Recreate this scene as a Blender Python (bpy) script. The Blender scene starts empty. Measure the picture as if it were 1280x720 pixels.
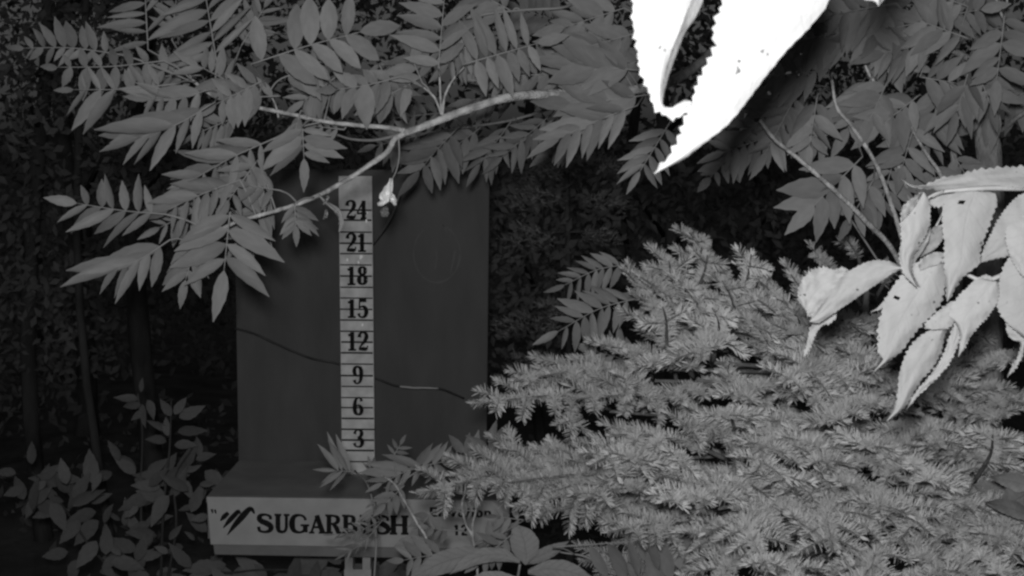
import bpy, math, random
import numpy as np
from mathutils import Vector, Matrix

R = math.radians
random.seed(11)
rng = np.random.default_rng(5)
scene = bpy.context.scene
COL = scene.collection

# ------------------------------------------------------------------ camera, world, light, exposure
FPX = 1818.0                       # focal length in photograph pixels (1280 wide)
PITCH = R(5.0)
CAM = Vector((0, 0, 1.6))
FW = Vector((0, math.cos(PITCH), -math.sin(PITCH)))
RT = Vector((1, 0, 0))
UP = Vector((0, math.sin(PITCH), math.cos(PITCH)))

cd = bpy.data.cameras.new('camera')
cd.sensor_width = 36.0
cd.lens = FPX / 1280 * 36.0
cd.clip_start = 0.02
cd.clip_end = 2000
cd.dof.use_dof = True
cd.dof.focus_distance = 2.3
cd.dof.aperture_fstop = 23
cam = bpy.data.objects.new('camera', cd)
cam.location = CAM
cam.rotation_euler = (R(90) - PITCH, 0, 0)
COL.objects.link(cam)
scene.camera = cam

world = bpy.data.worlds.new('World')
scene.world = world
world.use_nodes = True
wn, wl = world.node_tree.nodes, world.node_tree.links
bgn = wn['Background']
sky = wn.new('ShaderNodeTexSky')
sky.sky_type = 'NISHITA'
sky.sun_disc = False
sky.sun_elevation = R(1.0)
sky.sun_rotation = R(200)
bw = wn.new('ShaderNodeRGBToBW')          # the camera sees infrared only: no hue
wl.new(sky.outputs[0], bw.inputs[0])
wl.new(bw.outputs[0], bgn.inputs[0])
bgn.inputs[1].default_value = 0.046

sd = bpy.data.lights.new('moon', 'SUN')
sd.energy = 0.02
sd.angle = R(0.5)
moon = bpy.data.objects.new('moon', sd)
moon.rotation_euler = (R(50), 0, R(200))
COL.objects.link(moon)

# the night camera's own infrared lamp, a hand's breadth up and left of the lens
ld = bpy.data.lights.new('infrared_lamp', 'SPOT')
ld.energy = 112
ld.spot_size = R(95)
ld.spot_blend = 1.0
ld.shadow_soft_size = 0.028
lamp = bpy.data.objects.new('infrared_lamp', ld)
lamp.location = CAM + Vector((-0.016, -0.02, 0.058))
lamp.rotation_euler = (R(90) - PITCH - R(1), 0, R(-3))
COL.objects.link(lamp)

scene.view_settings.view_transform = 'Standard'
scene.view_settings.look = 'None'
scene.view_settings.exposure = 0
scene.view_settings.gamma = 1
scene.view_settings.use_curve_mapping = False
scene.cycles.filter_width = 2.5
scene.cycles.max_bounces = 5
scene.cycles.use_denoising = True


# ------------------------------------------------------------------ helpers
def P(px, py, d):
    """world point seen at photograph pixel (px, py), d metres in front of the lens"""
    return CAM + FW * d + RT * ((px - 640) * d / FPX) + UP * ((360 - py) * d / FPX)


def PY(px, py, Y):
    v = FW + RT * ((px - 640) / FPX) + UP * ((360 - py) / FPX)
    return CAM + v * (Y / v.y)


def SV(dx, dy, d):
    return RT * (dx * d / FPX) - UP * (dy * d / FPX)


ORG = {}


def link(o, parent=None, org=(0, 0, 0)):
    """link o; org = its world origin; children are placed relative to their parent's origin"""
    org = Vector(org)
    COL.objects.link(o)
    if parent is not None:
        o.parent = parent
        o.location = org - ORG[parent.name]
    else:
        o.location = org
    ORG[o.name] = org
    return o


def thing(name, label, cat, org, group=None):
    o = bpy.data.objects.new(name, None)
    o.empty_display_size = 0.05
    link(o, None, org)
    o['label'] = label
    o['category'] = cat
    if group:
        o['group'] = group
    return o


def mesh_obj(name, verts, faces, mat, parent=None, org=None, smooth=True):
    """verts in world space"""
    if org is None:
        org = Vector(verts[0])
    org = Vector(org)
    a = np.array([tuple(v) for v in verts], dtype=np.float64) - np.array(org)
    me = bpy.data.meshes.new(name)
    me.from_pydata(a.tolist(), [], faces)
    me.materials.append(mat)
    if smooth:
        me.shade_smooth()
    me.update()
    o = bpy.data.objects.new(name, me)
    return link(o, parent, org)


def catmull(pts, n):
    """pts: list of equal-length tuples; returns n samples of a smooth curve"""
    p = np.array([tuple(q) for q in pts], dtype=float)
    if len(p) == 2:
        t = np.linspace(0, 1, n)[:, None]
        return p[0] * (1 - t) + p[1] * t
    q = np.vstack([2 * p[0] - p[1], p, 2 * p[-1] - p[-2]])
    seg = len(p) - 1
    out = []
    for s in np.linspace(0, seg, n):
        i = min(int(s), seg - 1)
        t = s - i
        a, b, c, e = q[i], q[i + 1], q[i + 2], q[i + 3]
        out.append(0.5 * ((2 * b) + (-a + c) * t + (2 * a - 5 * b + 4 * c - e) * t * t + (-a + 3 * b - 3 * c + e) * t ** 3))
    return np.array(out)


def tube(pts, radii, sides=6, jitter=0.0):
    """verts, faces of a tapered tube along world points"""
    pts = [Vector(p) for p in pts]
    n = len(pts)
    V, F = [], []
    ref = Vector((0.13, 0.35, 0.93)).normalized()
    for i, p in enumerate(pts):
        t = (pts[min(i + 1, n - 1)] - pts[max(i - 1, 0)])
        if t.length < 1e-9:
            t = Vector((0, 0, 1))
        t.normalize()
        a = t.cross(ref)
        if a.length < 0.1:
            a = t.cross(Vector((1, 0, 0)))
        a.normalize()
        b = t.cross(a)
        for k in range(sides):
            an = 2 * math.pi * k / sides
            rr = radii[i] * (1 + (random.uniform(-jitter, jitter) if jitter else 0))
            V.append(p + a * (math.cos(an) * rr) + b * (math.sin(an) * rr))
    for i in range(n - 1):
        for k in range(sides):
            k2 = (k + 1) % sides
            F.append((i * sides + k, i * sides + k2, (i + 1) * sides + k2, (i + 1) * sides + k))
    F.append(tuple(range(sides))[::-1])
    F.append(tuple((n - 1) * sides + k for k in range(sides)))
    return V, F


def join(parts):
    V, F = [], []
    for v, f in parts:
        o = len(V)
        V += list(v)
        F += [tuple(i + o for i in q) for q in f]
    return V, F


def px_tube(pxd, r0, r1, n=24, sides=7, jitter=0.0):
    """tube through (px, py, d) points; radii in photograph pixels"""
    c = catmull(pxd, n)
    rad = [(r0 + (r1 - r0) * i / (n - 1)) * c[i][2] / FPX for i in range(n)]
    return tube([P(*q) for q in c], rad, sides, jitter)


# ------------------------------------------------------------------ materials (grey: infrared)
def mat(name, base, var=0.12, scale=30, rough=0.65, bump=0.1, bscale=None, objrand=0.0, spec=0.25, trans=0.0,
        stretch=None, contrast=None):
    m = bpy.data.materials.new(name)
    m.use_nodes = True
    N, L = m.node_tree.nodes, m.node_tree.links
    b = N['Principled BSDF']
    b.inputs['Roughness'].default_value = rough
    b.inputs['Specular IOR Level'].default_value = spec
    tc = N.new('ShaderNodeTexCoord')
    src = tc.outputs['Object']
    if stretch:
        mp = N.new('ShaderNodeMapping')
        mp.inputs['Scale'].default_value = stretch
        L.new(src, mp.inputs[0])
        src = mp.outputs[0]
    nz = N.new('ShaderNodeTexNoise')
    nz.inputs['Scale'].default_value = scale
    nz.inputs['Detail'].default_value = 5
    L.new(src, nz.inputs['Vector'])
    rp = N.new('ShaderNodeMapRange')
    lo, hi = contrast or (0.3, 0.7)
    rp.inputs['From Min'].default_value = lo
    rp.inputs['From Max'].default_value = hi
    rp.inputs['To Min'].default_value = base * (1 - var)
    rp.inputs['To Max'].default_value = base * (1 + var)
    L.new(nz.outputs['Fac'], rp.inputs['Value'])
    val = rp.outputs[0]
    if objrand:
        oi = N.new('ShaderNodeObjectInfo')
        mr = N.new('ShaderNodeMapRange')
        mr.inputs['To Min'].default_value = 1 - objrand
        mr.inputs['To Max'].default_value = 1 + objrand
        L.new(oi.outputs['Random'], mr.inputs['Value'])
        mu = N.new('ShaderNodeMath')
        mu.operation = 'MULTIPLY'
        L.new(val, mu.inputs[0])
        L.new(mr.outputs[0], mu.inputs[1])
        val = mu.outputs[0]
    cb = N.new('ShaderNodeCombineColor')
    for i in range(3):
        L.new(val, cb.inputs[i])
    L.new(cb.outputs[0], b.inputs['Base Color'])
    if bump:
        n2 = N.new('ShaderNodeTexNoise')
        n2.inputs['Scale'].default_value = bscale or scale * 3
        n2.inputs['Detail'].default_value = 4
        L.new(src, n2.inputs['Vector'])
        bp = N.new('ShaderNodeBump')
        bp.inputs['Strength'].default_value = bump
        bp.inputs['Distance'].default_value = 0.01
        L.new(n2.outputs['Fac'], bp.inputs['Height'])
        L.new(bp.outputs[0], b.inputs['Normal'])
    if trans:
        tl = N.new('ShaderNodeBsdfTranslucent')
        L.new(cb.outputs[0], tl.inputs['Color'])
        mx = N.new('ShaderNodeMixShader')
        mx.inputs[0].default_value = trans
        L.new(b.outputs[0], mx.inputs[1])
        L.new(tl.outputs[0], mx.inputs[2])
        L.new(mx.outputs[0], N['Material Output'].inputs[0])
    return m


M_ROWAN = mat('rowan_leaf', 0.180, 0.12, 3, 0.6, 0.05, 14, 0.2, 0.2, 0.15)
M_RACHIS = mat('rowan_stalk', 0.22, 0.1, 40, 0.6, 0.05)
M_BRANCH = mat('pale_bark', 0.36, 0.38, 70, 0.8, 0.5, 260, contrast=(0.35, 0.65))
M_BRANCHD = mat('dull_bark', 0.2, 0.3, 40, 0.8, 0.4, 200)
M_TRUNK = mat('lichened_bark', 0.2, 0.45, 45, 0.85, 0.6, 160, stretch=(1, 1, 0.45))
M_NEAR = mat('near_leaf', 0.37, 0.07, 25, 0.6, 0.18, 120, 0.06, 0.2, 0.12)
M_NEARSTEM = mat('near_stem', 0.42, 0.08, 40, 0.6, 0.1)
M_NEEDLE = mat('fir_needle', 0.55, 0.12, 14, 0.65, 0.0, None, 0.15, 0.12, 0.22)
M_FIRTWIG = mat('fir_twig', 0.13, 0.25, 80, 0.8, 0.3)
M_BOARD = mat('dark_painted_board', 0.082, 0.20, 7, 0.75, 0.08, 60, contrast=(0.3, 0.75), stretch=(1.6, 1, 0.5))
M_EMBLEM = mat('worn_emblem_paint', 0.102, 0.12, 40, 0.7, 0.05)
M_TOP = mat('platform_top_paint', 0.30, 0.16, 9, 0.8, 0.05, 80)
M_FASCIA = mat('white_painted_fascia', 0.35, 0.12, 16, 0.6, 0.04, 80)
M_RAIL = mat('grey_rail', 0.17, 0.12, 20, 0.7, 0.1)
M_RULER = mat('white_ruler_paint', 0.54, 0.22, 34, 0.6, 0.05, 90)
M_INK = mat('black_ink', 0.014, 0.2, 60, 0.9, 0.0, spec=0.05)
M_TICK = mat('tick_ink', 0.035, 0.3, 90, 0.9, 0.0, spec=0.05)
M_SPECK = mat('bare_speck', 0.95, 0.05, 60, 0.6, 0.0)
M_POST = mat('post_paint', 0.34, 0.2, 25, 0.7, 0.1)
M_DARKTWIG = mat('bare_twig_bark', 0.045, 0.5, 30, 0.8, 0.2)
M_WITHER = mat('withered_leaf', 0.55, 0.25, 60, 0.7, 0.3)
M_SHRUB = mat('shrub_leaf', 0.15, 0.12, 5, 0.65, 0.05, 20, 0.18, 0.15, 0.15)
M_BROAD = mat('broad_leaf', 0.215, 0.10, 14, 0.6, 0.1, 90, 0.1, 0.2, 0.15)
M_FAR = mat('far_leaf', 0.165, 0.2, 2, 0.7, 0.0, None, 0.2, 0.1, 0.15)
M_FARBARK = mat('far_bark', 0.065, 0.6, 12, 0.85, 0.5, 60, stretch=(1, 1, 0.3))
M_GROUND = mat('forest_soil', 0.10, 0.4, 4, 0.9, 0.6, 20)
M_LITTER = mat('leaf_litter', 0.16, 0.3, 6, 0.8, 0.1)

# ------------------------------------------------------------------ ground
gn = 70
gx = np.sign(np.linspace(-1, 1, gn)) * np.abs(np.linspace(-1, 1, gn)) ** 3 * 400
gy = np.concatenate([np.linspace(-4, 14, 46), np.linspace(14, 100, 14)[1:], [250, 800]])
gv, gf = [], []


def gz(x, y):
    return 0.05 * math.sin(x * 1.7 + y * 0.6) + 0.04 * math.sin(y * 1.9 - x * 0.8) + 0.02 * math.sin(x * 5 + y * 4)


gxs = np.concatenate([[-600, -120, -40], np.linspace(-14, 14, 71), [40, 120, 600]])
for y in gy:
    for x in gxs:
        gv.append((x, y, gz(x, y)))
w_ = len(gxs)
for j in range(len(gy) - 1):
    for i in range(w_ - 1):
        gf.append((j * w_ + i, j * w_ + i + 1, (j + 1) * w_ + i + 1, (j + 1) * w_ + i))
ground = mesh_obj('ground', gv, gf, M_GROUND, None, (0, 0, 0))
ground['kind'] = 'structure'


def leaf_cloud(centers, radii, n, size, flat=0.0):
    """verts, faces of n loose folded leaves spread round a list of centres"""
    V = np.zeros((n * 4, 3))
    F = []
    for i in range(n):
        c = centers[rng.integers(len(centers))]
        while True:
            o = rng.uniform(-1, 1, 3)
            if o @ o < 1:
                break
        p = np.array(c) + o * np.array(radii)
        d = rng.normal(size=3)
        d[2] -= 0.3
        d /= np.linalg.norm(d)
        nn = rng.normal(size=3) + np.array((0, -0.9, 0.9))
        s = np.cross(nn, d)
        s /= np.linalg.norm(s) + 1e-9
        L = size * rng.uniform(0.65, 1.25)
        u = np.cross(d, s)
        V[i * 4] = p
        V[i * 4 + 1] = p + d * L * 0.45 + s * L * 0.24 + u * L * 0.05
        V[i * 4 + 2] = p + d * L
        V[i * 4 + 3] = p + d * L * 0.45 - s * L * 0.24 + u * L * 0.05
        F.append((i * 4, i * 4 + 1, i * 4 + 2))
        F.append((i * 4, i * 4 + 2, i * 4 + 3))
    return V, F


# leaf litter
lv, lf = [], []
cent = [(random.uniform(-4, 4), random.uniform(2.2, 9), 0) for _ in range(500)]
cent = [(x, y, gz(x, y) + 0.01) for x, y, _ in cent]
lv, lf = leaf_cloud(cent, (0.25, 0.25, 0.015), 5000, 0.06)
lit = mesh_obj('leaf_litter', lv, lf, M_LITTER, None, (0, 4, 0))
lit['kind'] = 'stuff'
lit['label'] = 'dark fallen leaves scattered over the forest floor'
lit['category'] = 'leaf litter'

# ------------------------------------------------------------------ snow stake stand
YF, YB, YS = 3.125, 3.505, 3.36


def prism(front, back):
    """front and back: 4 world points each (TL, TR, BR, BL)"""
    V = list(front) + list(back)
    F = [(0, 3, 2, 1), (4, 5, 6, 7), (0, 1, 5, 4), (1, 2, 6, 5), (2, 3, 7, 6), (3, 0, 4, 7)]
    return V, F


def slab(q, Y, th):
    """a board whose front face shows the 4 pixels q (TL, TR, BR, BL) at world depth Y"""
    f = [PY(x, y, Y) for x, y in q]
    return prism(f, [p + Vector((0, th, 0)) for p in f])


stand = thing('snow_stake_stand', 'dark backboard and white lettered platform carrying the numbered snow measuring stake',
              'snow stake', PY(450, 700, YF + 0.1) * 1.0)


def bevel(o, w=0.003, seg=2):
    m = o.modifiers.new('bevel', 'BEVEL')
    m.width = w
    m.segments = seg
    m.limit_method = 'ANGLE'
    return o


v, f = slab([(292, 211), (612, 213), (608, 586), (298, 584)], YB, 0.018)
backboard = bevel(mesh_obj('backboard', v, f, M_BOARD, stand, None, False), 0.002)
# platform: top sheet, fascia, lower rail
tf = [PY(258, 621, YF + 0.0), PY(637, 626, YF + 0.0)]
tb = [PY(299, 575.5, YB - 0.001), PY(636, 578.5, YB - 0.001)]
dn = Vector((0, 0, -0.012))
v, f = prism([tb[0], tb[1], tf[1], tf[0]], [tb[0] + dn, tb[1] + dn, tf[1] + dn, tf[0] + dn])
f = [q[::-1] for q in f]
plat = mesh_obj('platform_top', v, f, M_TOP, stand, None, False)
v, f = slab([(258, 621), (637, 626), (637, 687), (263, 681)], YF - 0.019, 0.018)
fascia = bevel(mesh_obj('fascia', v, f, M_FASCIA, stand, None, False), 0.002)
v, f = slab([(266, 679), (634, 685), (634, 700), (268, 693.5)], YF + 0.004, 0.03)
rail = bevel(mesh_obj('lower_rail', v, f, M_RAIL, stand, None, False), 0.002)
for s_, xx in ((1, tf[0].x), (-1, tf[1].x)):
    z_ = tf[0].z - 0.013
    a_ = [Vector((xx + s_ * 0.002, YF, z_)), Vector((xx + s_ * 0.016, YF, z_)), Vector((xx + s_ * 0.016, YF, z_ - 0.08)), Vector((xx + s_ * 0.002, YF, z_ - 0.08))]
    v, f = prism(a_, [q + Vector((0, YB - YF - 0.01, 0)) for q in a_])
    mesh_obj('side_panel', v, f, M_RAIL, stand, None, False)
# forked post
for q in ([(431, 690), (441, 690), (441, 713), (431, 713)], [(453, 690), (463, 690), (463, 713), (453, 713)],
          [(430, 712), (464, 712), (464, 728), (430, 728)]):
    v, f = slab(q, YF + 0.06, 0.05)
    bevel(mesh_obj('post_bracket', v, f, M_POST, stand, None, False), 0.001)
g0 = PY(447, 727, YF + 0.08)
v, f = tube([Vector((g0.x, g0.y, g0.z)), Vector((g0.x, g0.y, -0.2))], [0.026, 0.026], 12)
mesh_obj('post', v, f, M_POST, stand)

# the ruler
v, f = slab([(423, 220), (465, 220), (468.5, 593), (427.5, 593)], YS, 0.02)
ruler = bevel(mesh_obj('ruler', v, f, M_RULER, stand, None, False), 0.0012)
YT = YS - 0.0012


def rx(y, s):                     # ruler edges at pixel row y
    t = (y - 220) / 373
    return (423 + 4.5 * t) if s == 0 else (465 + 3.5 * t)


ticks = [262.5, 275, 290, 304, 317, 331, 345, 359, 372.5, 386.5, 400, 414, 427.5, 441, 455, 469.5, 483, 497, 509.5, 523,
         536.6, 550, 563, 577]
for y in ticks:
    hw = random.uniform(0.75, 1.15)
    e0, e1 = random.uniform(0, 1.2), random.uniform(0, 1.5)
    v, f = slab([(rx(y, 0) + e0, y - hw), (rx(y, 1) - e1, y - hw + 0.3), (rx(y, 1) - e1, y + hw + 0.3), (rx(y, 0) + e0, y + hw)], YT, 0.001)
    mesh_obj('tick_mark', v, f, M_TICK, ruler, None, False)


# --- stroke lettering
def stroke(pts, wid, n=None, smooth=True):
    if smooth and len(pts) > 2:
        n = n or (len(pts) * 4)
        c = catmull([(x, y, w) for (x, y), w in zip(pts, wid)], n)
    else:
        c = np.array([(x, y, w) for (x, y), w in zip(pts, wid)])
    out = []
    for i in range(len(c)):
        t = c[min(i + 1, len(c) - 1)][:2] - c[max(i - 1, 0)][:2]
        t = t / (np.linalg.norm(t) + 1e-9)
        nrm = np.array((-t[1], t[0]))
        out.append((c[i][:2] + nrm * c[i][2] / 2, c[i][:2] - nrm * c[i][2] / 2))
    return out


def U(pts, w):
    return (pts, [w] * len(pts))


def ell(cx, cy, ax, ay, a0, a1, thin, thick, n=13):
    pts, ws = [], []
    for i in range(n):
        a = R(a0 + (a1 - a0) * i / (n - 1))
        pts.append((cx + ax * math.cos(a), cy + ay * math.sin(a)))
        ws.append(thin + (thick - thin) * abs(math.cos(a)) ** 1.5)
    return (pts, ws)


SIX = [([(.52, .78), (.46, .93), (.32, .97), (.16, .84), (.1, .5), (.14, .18), (.3, .04)], [.17, .1, .08, .15, .21, .2, .09]),
       ([(.3, .04), (.47, .12), (.52, .3), (.46, .48), (.32, .56), (.2, .5), (.14, .38)], [.09, .16, .21, .16, .08, .07, .07])]
STEM = U([(.22, .04), (.22, .96)], .22)
GL = {
    '1': [U([(.31, .03), (.31, .97)], .21), U([(.08, .045), (.54, .045)], .09), U([(.31, .92), (.2, .84), (.08, .8)], .11)],
    '2': [([(.09, .7), (.13, .88), (.3, .96), (.47, .88), (.5, .7), (.38, .48), (.2, .28), (.08, .1)],
           [.2, .13, .08, .16, .21, .16, .09, .08]), ([(.06, .09), (.3, .1), (.52, .08)], [.1, .17, .16]), U([(.54, .05), (.57, .26)], .07)],
    '3': [([(.08, .74), (.14, .9), (.3, .96), (.46, .89), (.5, .75), (.42, .6), (.26, .53)], [.17, .1, .08, .15, .21, .15, .08]),
          ([(.26, .53), (.46, .46), (.54, .28), (.46, .09), (.28, .04), (.12, .1), (.07, .25)], [.08, .17, .22, .15, .08, .1, .17])],
    '4': [U([(.42, .03), (.42, .97)], .2), U([(.4, .95), (.05, .32)], .08), U([(.03, .3), (.6, .3)], .09), U([(.24, .045), (.6, .045)], .09)],
    '5': [U([(.1, .91), (.52, .92)], .16), U([(.13, .95), (.11, .5)], .08),
          ([(.11, .52), (.26, .6), (.44, .54), (.52, .32), (.44, .1), (.26, .04), (.12, .1), (.08, .24)], [.07, .09, .17, .22, .16, .08, .1, .17])],
    '6': SIX,
    '9': [([(.62 - x, 1 - y) for x, y in p], w) for p, w in SIX],
    '8': [ell(.31, .75, .16, .19, 0, 360, .09, .2), ell(.31, .28, .19, .22, 0, 360, .09, .23)],
    'S': [([(.62, .7), (.6, .86), (.4, .95), (.18, .9), (.13, .74), (.24, .6), (.45, .5), (.62, .36), (.64, .2), (.52, .08), (.32, .05), (.14, .12), (.1, .32)],
           [.12, .12, .11, .17, .21, .23, .25, .23, .19, .15, .11, .12, .13])],
    'U': [U([(.2, .95), (.2, .3)], .22), ([(.2, .32), (.25, .13), (.42, .06), (.58, .13), (.64, .32)], [.22, .18, .13, .13, .14]),
          U([(.64, .3), (.64, .95)], .14), U([(.02, .95), (.38, .95)], .1), U([(.5, .95), (.8, .95)], .1)],
    'G': [([(.78, .68), (.7, .86), (.48, .95), (.22, .85), (.13, .5), (.22, .15), (.48, .05), (.68, .12), (.76, .22)],
           [.11, .11, .11, .19, .25, .19, .11, .13, .15]), U([(.76, .05), (.76, .44)], .2), U([(.54, .42), (.95, .42)], .1)],
    'A': [U([(.14, .05), (.44, .95)], .11), U([(.42, .95), (.74, .05)], .23), U([(.24, .33), (.62, .33)], .1), U([(0, .045), (.3, .045)], .09), U([(.52, .045), (.94, .045)], .09)],
    'R': [STEM, U([(.02, .95), (.4, .95)], .1), U([(.02, .05), (.42, .05)], .1),
          ([(.22, .93), (.5, .93), (.68, .83), (.68, .64), (.5, .53), (.24, .52)], [.1, .11, .19, .19, .11, .09]),
          ([(.44, .52), (.62, .3), (.72, .08), (.88, .05)], [.15, .21, .19, .09])],
    'B': [STEM, U([(.02, .95), (.4, .95)], .1), U([(.02, .05), (.4, .05)], .1),
          ([(.22, .93), (.48, .93), (.62, .84), (.62, .66), (.48, .54), (.24, .53)], [.1, .11, .19, .19, .11, .09]),
          ([(.24, .53), (.54, .52), (.7, .4), (.7, .18), (.54, .07), (.22, .06)], [.09, .11, .21, .21, .11, .1])],
    'H': [U([(.2, .04), (.2, .96)], .22), U([(.74, .04), (.74, .96)], .22), U([(.2, .5), (.74, .5)], .11), U([(.02, .95), (.38, .95)], .1),
          U([(.02, .05), (.38, .05)], .1), U([(.56, .95), (.92, .95)], .1), U([(.56, .05), (.92, .05)], .1)],
    # plain bold letters for the small print
    'E': [U([(.12, .02), (.12, .98)], .2), U([(.1, .9), (.6, .9)], .17), U([(.1, .5), (.54, .5)], .16), U([(.1, .1), (.6, .1)], .17)],
    'l': [U([(.14, .02), (.14, .98)], .2)],
    'e': [([(.1, .36), (.5, .36), (.46, .58), (.3, .66), (.12, .54), (.09, .34), (.18, .12), (.34, .06), (.5, .14)], [.13, .13, .16, .15, .18, .19, .17, .15, .14])],
    'v': [U([(.06, .68), (.28, .06)], .18), U([(.28, .06), (.5, .68)], .18)],
    'a': [ell(.27, .36, .18, .28, 0, 360, .15, .18), U([(.48, .02), (.48, .7)], .18)],
    't': [U([(.2, .04), (.2, .92)], .19), U([(.02, .66), (.4, .66)], .15)],
    'i': [U([(.14, .02), (.14, .68)], .2), U([(.14, .82), (.14, .98)], .2)],
    'o': [ell(.28, .36, .2, .29, 0, 360, .15, .19)],
    'n': [U([(.14, .02), (.14, .7)], .19), ([(.16, .48), (.3, .63), (.44, .58), (.48, .4), (.48, .02)], [.1, .15, .18, .19, .19])],
    '[1]': [U([(.26, .02), (.26, .98)], .2), U([(.26, .94), (.08, .8)], .15)],
    '[2]': [([(.08, .72), (.16, .88), (.32, .92), (.48, .8), (.44, .58), (.1, .12)], [.17, .17, .17, .18, .18, .17]), U([(.06, .09), (.56, .09)], .17)],
}


def glyph(name, ch, x, y, h, wscale, Y, mat_, parent, skew=0.0, slope=0.0):
    """ch with its lower-left at pixel (x, y), pixel height h, printed on the plane at depth Y"""
    V, F = [], []
    for k, (pts, ws) in enumerate(GL[ch]):
        s = stroke(pts, [q * 1.16 for q in ws])
        o = len(V)
        for a, b in s:
            for q in (a, b):
                V.append(PY(x + q[0] * h * wscale, y - q[1] * h + slope * q[0] * h, Y - 0.00012 * k))
        for i in range(len(s) - 1):
            F.append((o + 2 * i, o + 2 * i + 1, o + 2 * i + 3, o + 2 * i + 2))
    ob = mesh_obj(name, V, F, mat_, parent, None, False)
    so = ob.modifiers.new('solid', 'SOLIDIFY')
    so.thickness = 0.0004
    return ob


YN = YS - 0.0024
for txt, yb in (('24', 274), ('21', 315), ('18', 356.5), ('15', 397.5), ('12', 438.5), ('9', 480), ('6', 519.5), ('3', 559.5)):
    w1 = 13.6
    tot = w1 * len(txt)
    xc = (rx(yb, 0) + rx(yb, 1)) / 2 + 0.6
    for i, ch in enumerate(txt):
        glyph('numeral', ch, xc - tot / 2 + i * w1 + 0.2, yb, 24 if len(txt) == 2 else 23, 0.9, YN, M_INK, ruler)
# chipped paint specks on the ruler
for sx, sy, sr in ((451, 321, 2.4), (434, 325, 1.5), (458, 276, 1.7), (453, 406, 1.5), (448, 328, 1.4), (459, 266, 1.2), (424.5, 279, 1.4)):
    n = 9
    V = [PY(sx + sr * math.cos(2 * math.pi * k / n) * random.uniform(.6, 1.1), sy + 1.5 * sr * math.sin(2 * math.pi * k / n) * random.uniform(.6, 1.1), YS - 0.003) for k in range(n)]
    mesh_obj('paint_chip', V, [tuple(range(n))[::-1]], M_SPECK, ruler, None, False)

# lettering on the fascia
YL = YF - 0.0204
sl = 5 / 379
for ch, x, w in zip('SUGARBUSH', (320.5, 342.5, 361.5, 386, 406, 427, 449, 468.5, 486.5), (1.2, 1.03, 1.12, 1.0, 1.0, 1.0, 1.03, 1.1, 1.12)):
    glyph('letter', ch, x, 666 + (x - 320) * sl, 24, w * 0.98, YL, M_INK, fascia, slope=sl)
x = 537
for ch, w in zip('Elevation', (10.5, 5, 10, 9.5, 10, 7.5, 5, 10, 10)):
    glyph('letter', ch, x, 646 + (x - 537) * sl, 12, 1.35, YL, M_INK, fascia, slope=sl)
    x += w
for ch, x in (('[1]', 567), ('[2]', 576)):
    glyph('letter', ch, x, 669.5, 13.5, 1.1, YL, M_INK, fascia)


def ink_poly(name, pts, parent, Y, m=M_INK):
    V = [PY(x, y, Y) for x, y in pts]
    return mesh_obj(name, V, [tuple(range(len(pts)))], m, parent, None, False)


def ink_stroke(name, pts, ws, parent, Y, m=M_INK):
    s = stroke(pts, ws)
    V, F = [], []
    for a, b in s:
        V += [PY(a[0], a[1], Y), PY(b[0], b[1], Y)]
    for i in range(len(s) - 1):
        F.append((2 * i, 2 * i + 1, 2 * i + 3, 2 * i + 2))
    return mesh_obj(name, V, F, m, parent, None, False)


ink_stroke('logo_slash', [(275.5, 651), (280, 646), (285.5, 641)], [1.5, 6, 4.5], fascia, YL)
ink_stroke('logo_slash', [(279, 660), (287, 650.5), (295, 642), (298, 639.5), (300.5, 642)], [1.2, 6, 6, 5, 2], fascia, YL)
ink_stroke('logo_slash', [(284, 669), (293, 657), (303, 645.5), (311, 637), (315, 637), (318, 642)], [0.8, 6, 8, 6.5, 5, 2], fascia, YL)
ink_stroke('quote_mark', [(264.5, 636.5), (266, 641.5)], [3, 1.6], fascia, YL)
ink_stroke('quote_mark', [(268.5, 637), (270, 642)], [3, 1.6], fascia, YL)
# worn emblem on the backboard
YE = YB - 0.0016
ring = [(546 + 29 * math.cos(R(a)), 317 + 36 * math.sin(R(a))) for a in range(-80, 250, 15)]
ink_stroke('emblem', ring, [2.0 + 0.8 * math.sin(i * 1.3) for i in range(len(ring))], backboard, YE, M_EMBLEM)
ink_stroke('emblem', [(545, 312), (546, 323), (544, 336)], [1.5, 2.2, 1.4], backboard, YE, M_EMBLEM)
ink_stroke('emblem', [(569, 313), (567, 324), (563, 342)], [2.4, 2.6, 1.4], backboard, YE, M_EMBLEM)
ink_stroke('emblem', [(553, 281), (556, 285), (559, 291)], [1.5, 2, 1.2], backboard, YE, M_EMBLEM)

# bare twigs crossing the backboard
def twig(label, pxd, r0, r1, m):
    v, f = px_tube(pxd, r0, r1, 40, 6, 0.15)
    o = mesh_obj('bare_twig', v, f, m, None)
    o['label'] = label
    o['category'] = 'twig'
    return o


twig('long thin bare twig lying across the dark backboard behind the stake',
     [(292, 410, 3.5), (320, 418, 3.47), (350, 432, 3.46), (390, 448, 3.46), (425, 455, 3.46), (468, 472, 3.45), (500, 483, 3.44), (545, 485, 3.43),
      (562, 490, 3.44), (580, 498, 3.46)], 1.5, 1.2, M_DARKTWIG)
tw = bpy.data.objects['bare_twig']
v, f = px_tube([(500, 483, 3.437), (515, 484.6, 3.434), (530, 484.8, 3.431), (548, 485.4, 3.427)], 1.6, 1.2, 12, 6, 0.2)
mesh_obj('twig_glint', v, f, M_POST, tw)  # glint on the twig, put into colour as a paler sleeve
twig('short bare twig hanging beside the withered leaf right of the stake top',
     [(500, 240, 3.2), (493, 262, 3.22), (484, 280, 3.25), (470, 300, 3.35), (466, 306, 3.42)], 1.9, 1.2, M_RAIL)

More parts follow.
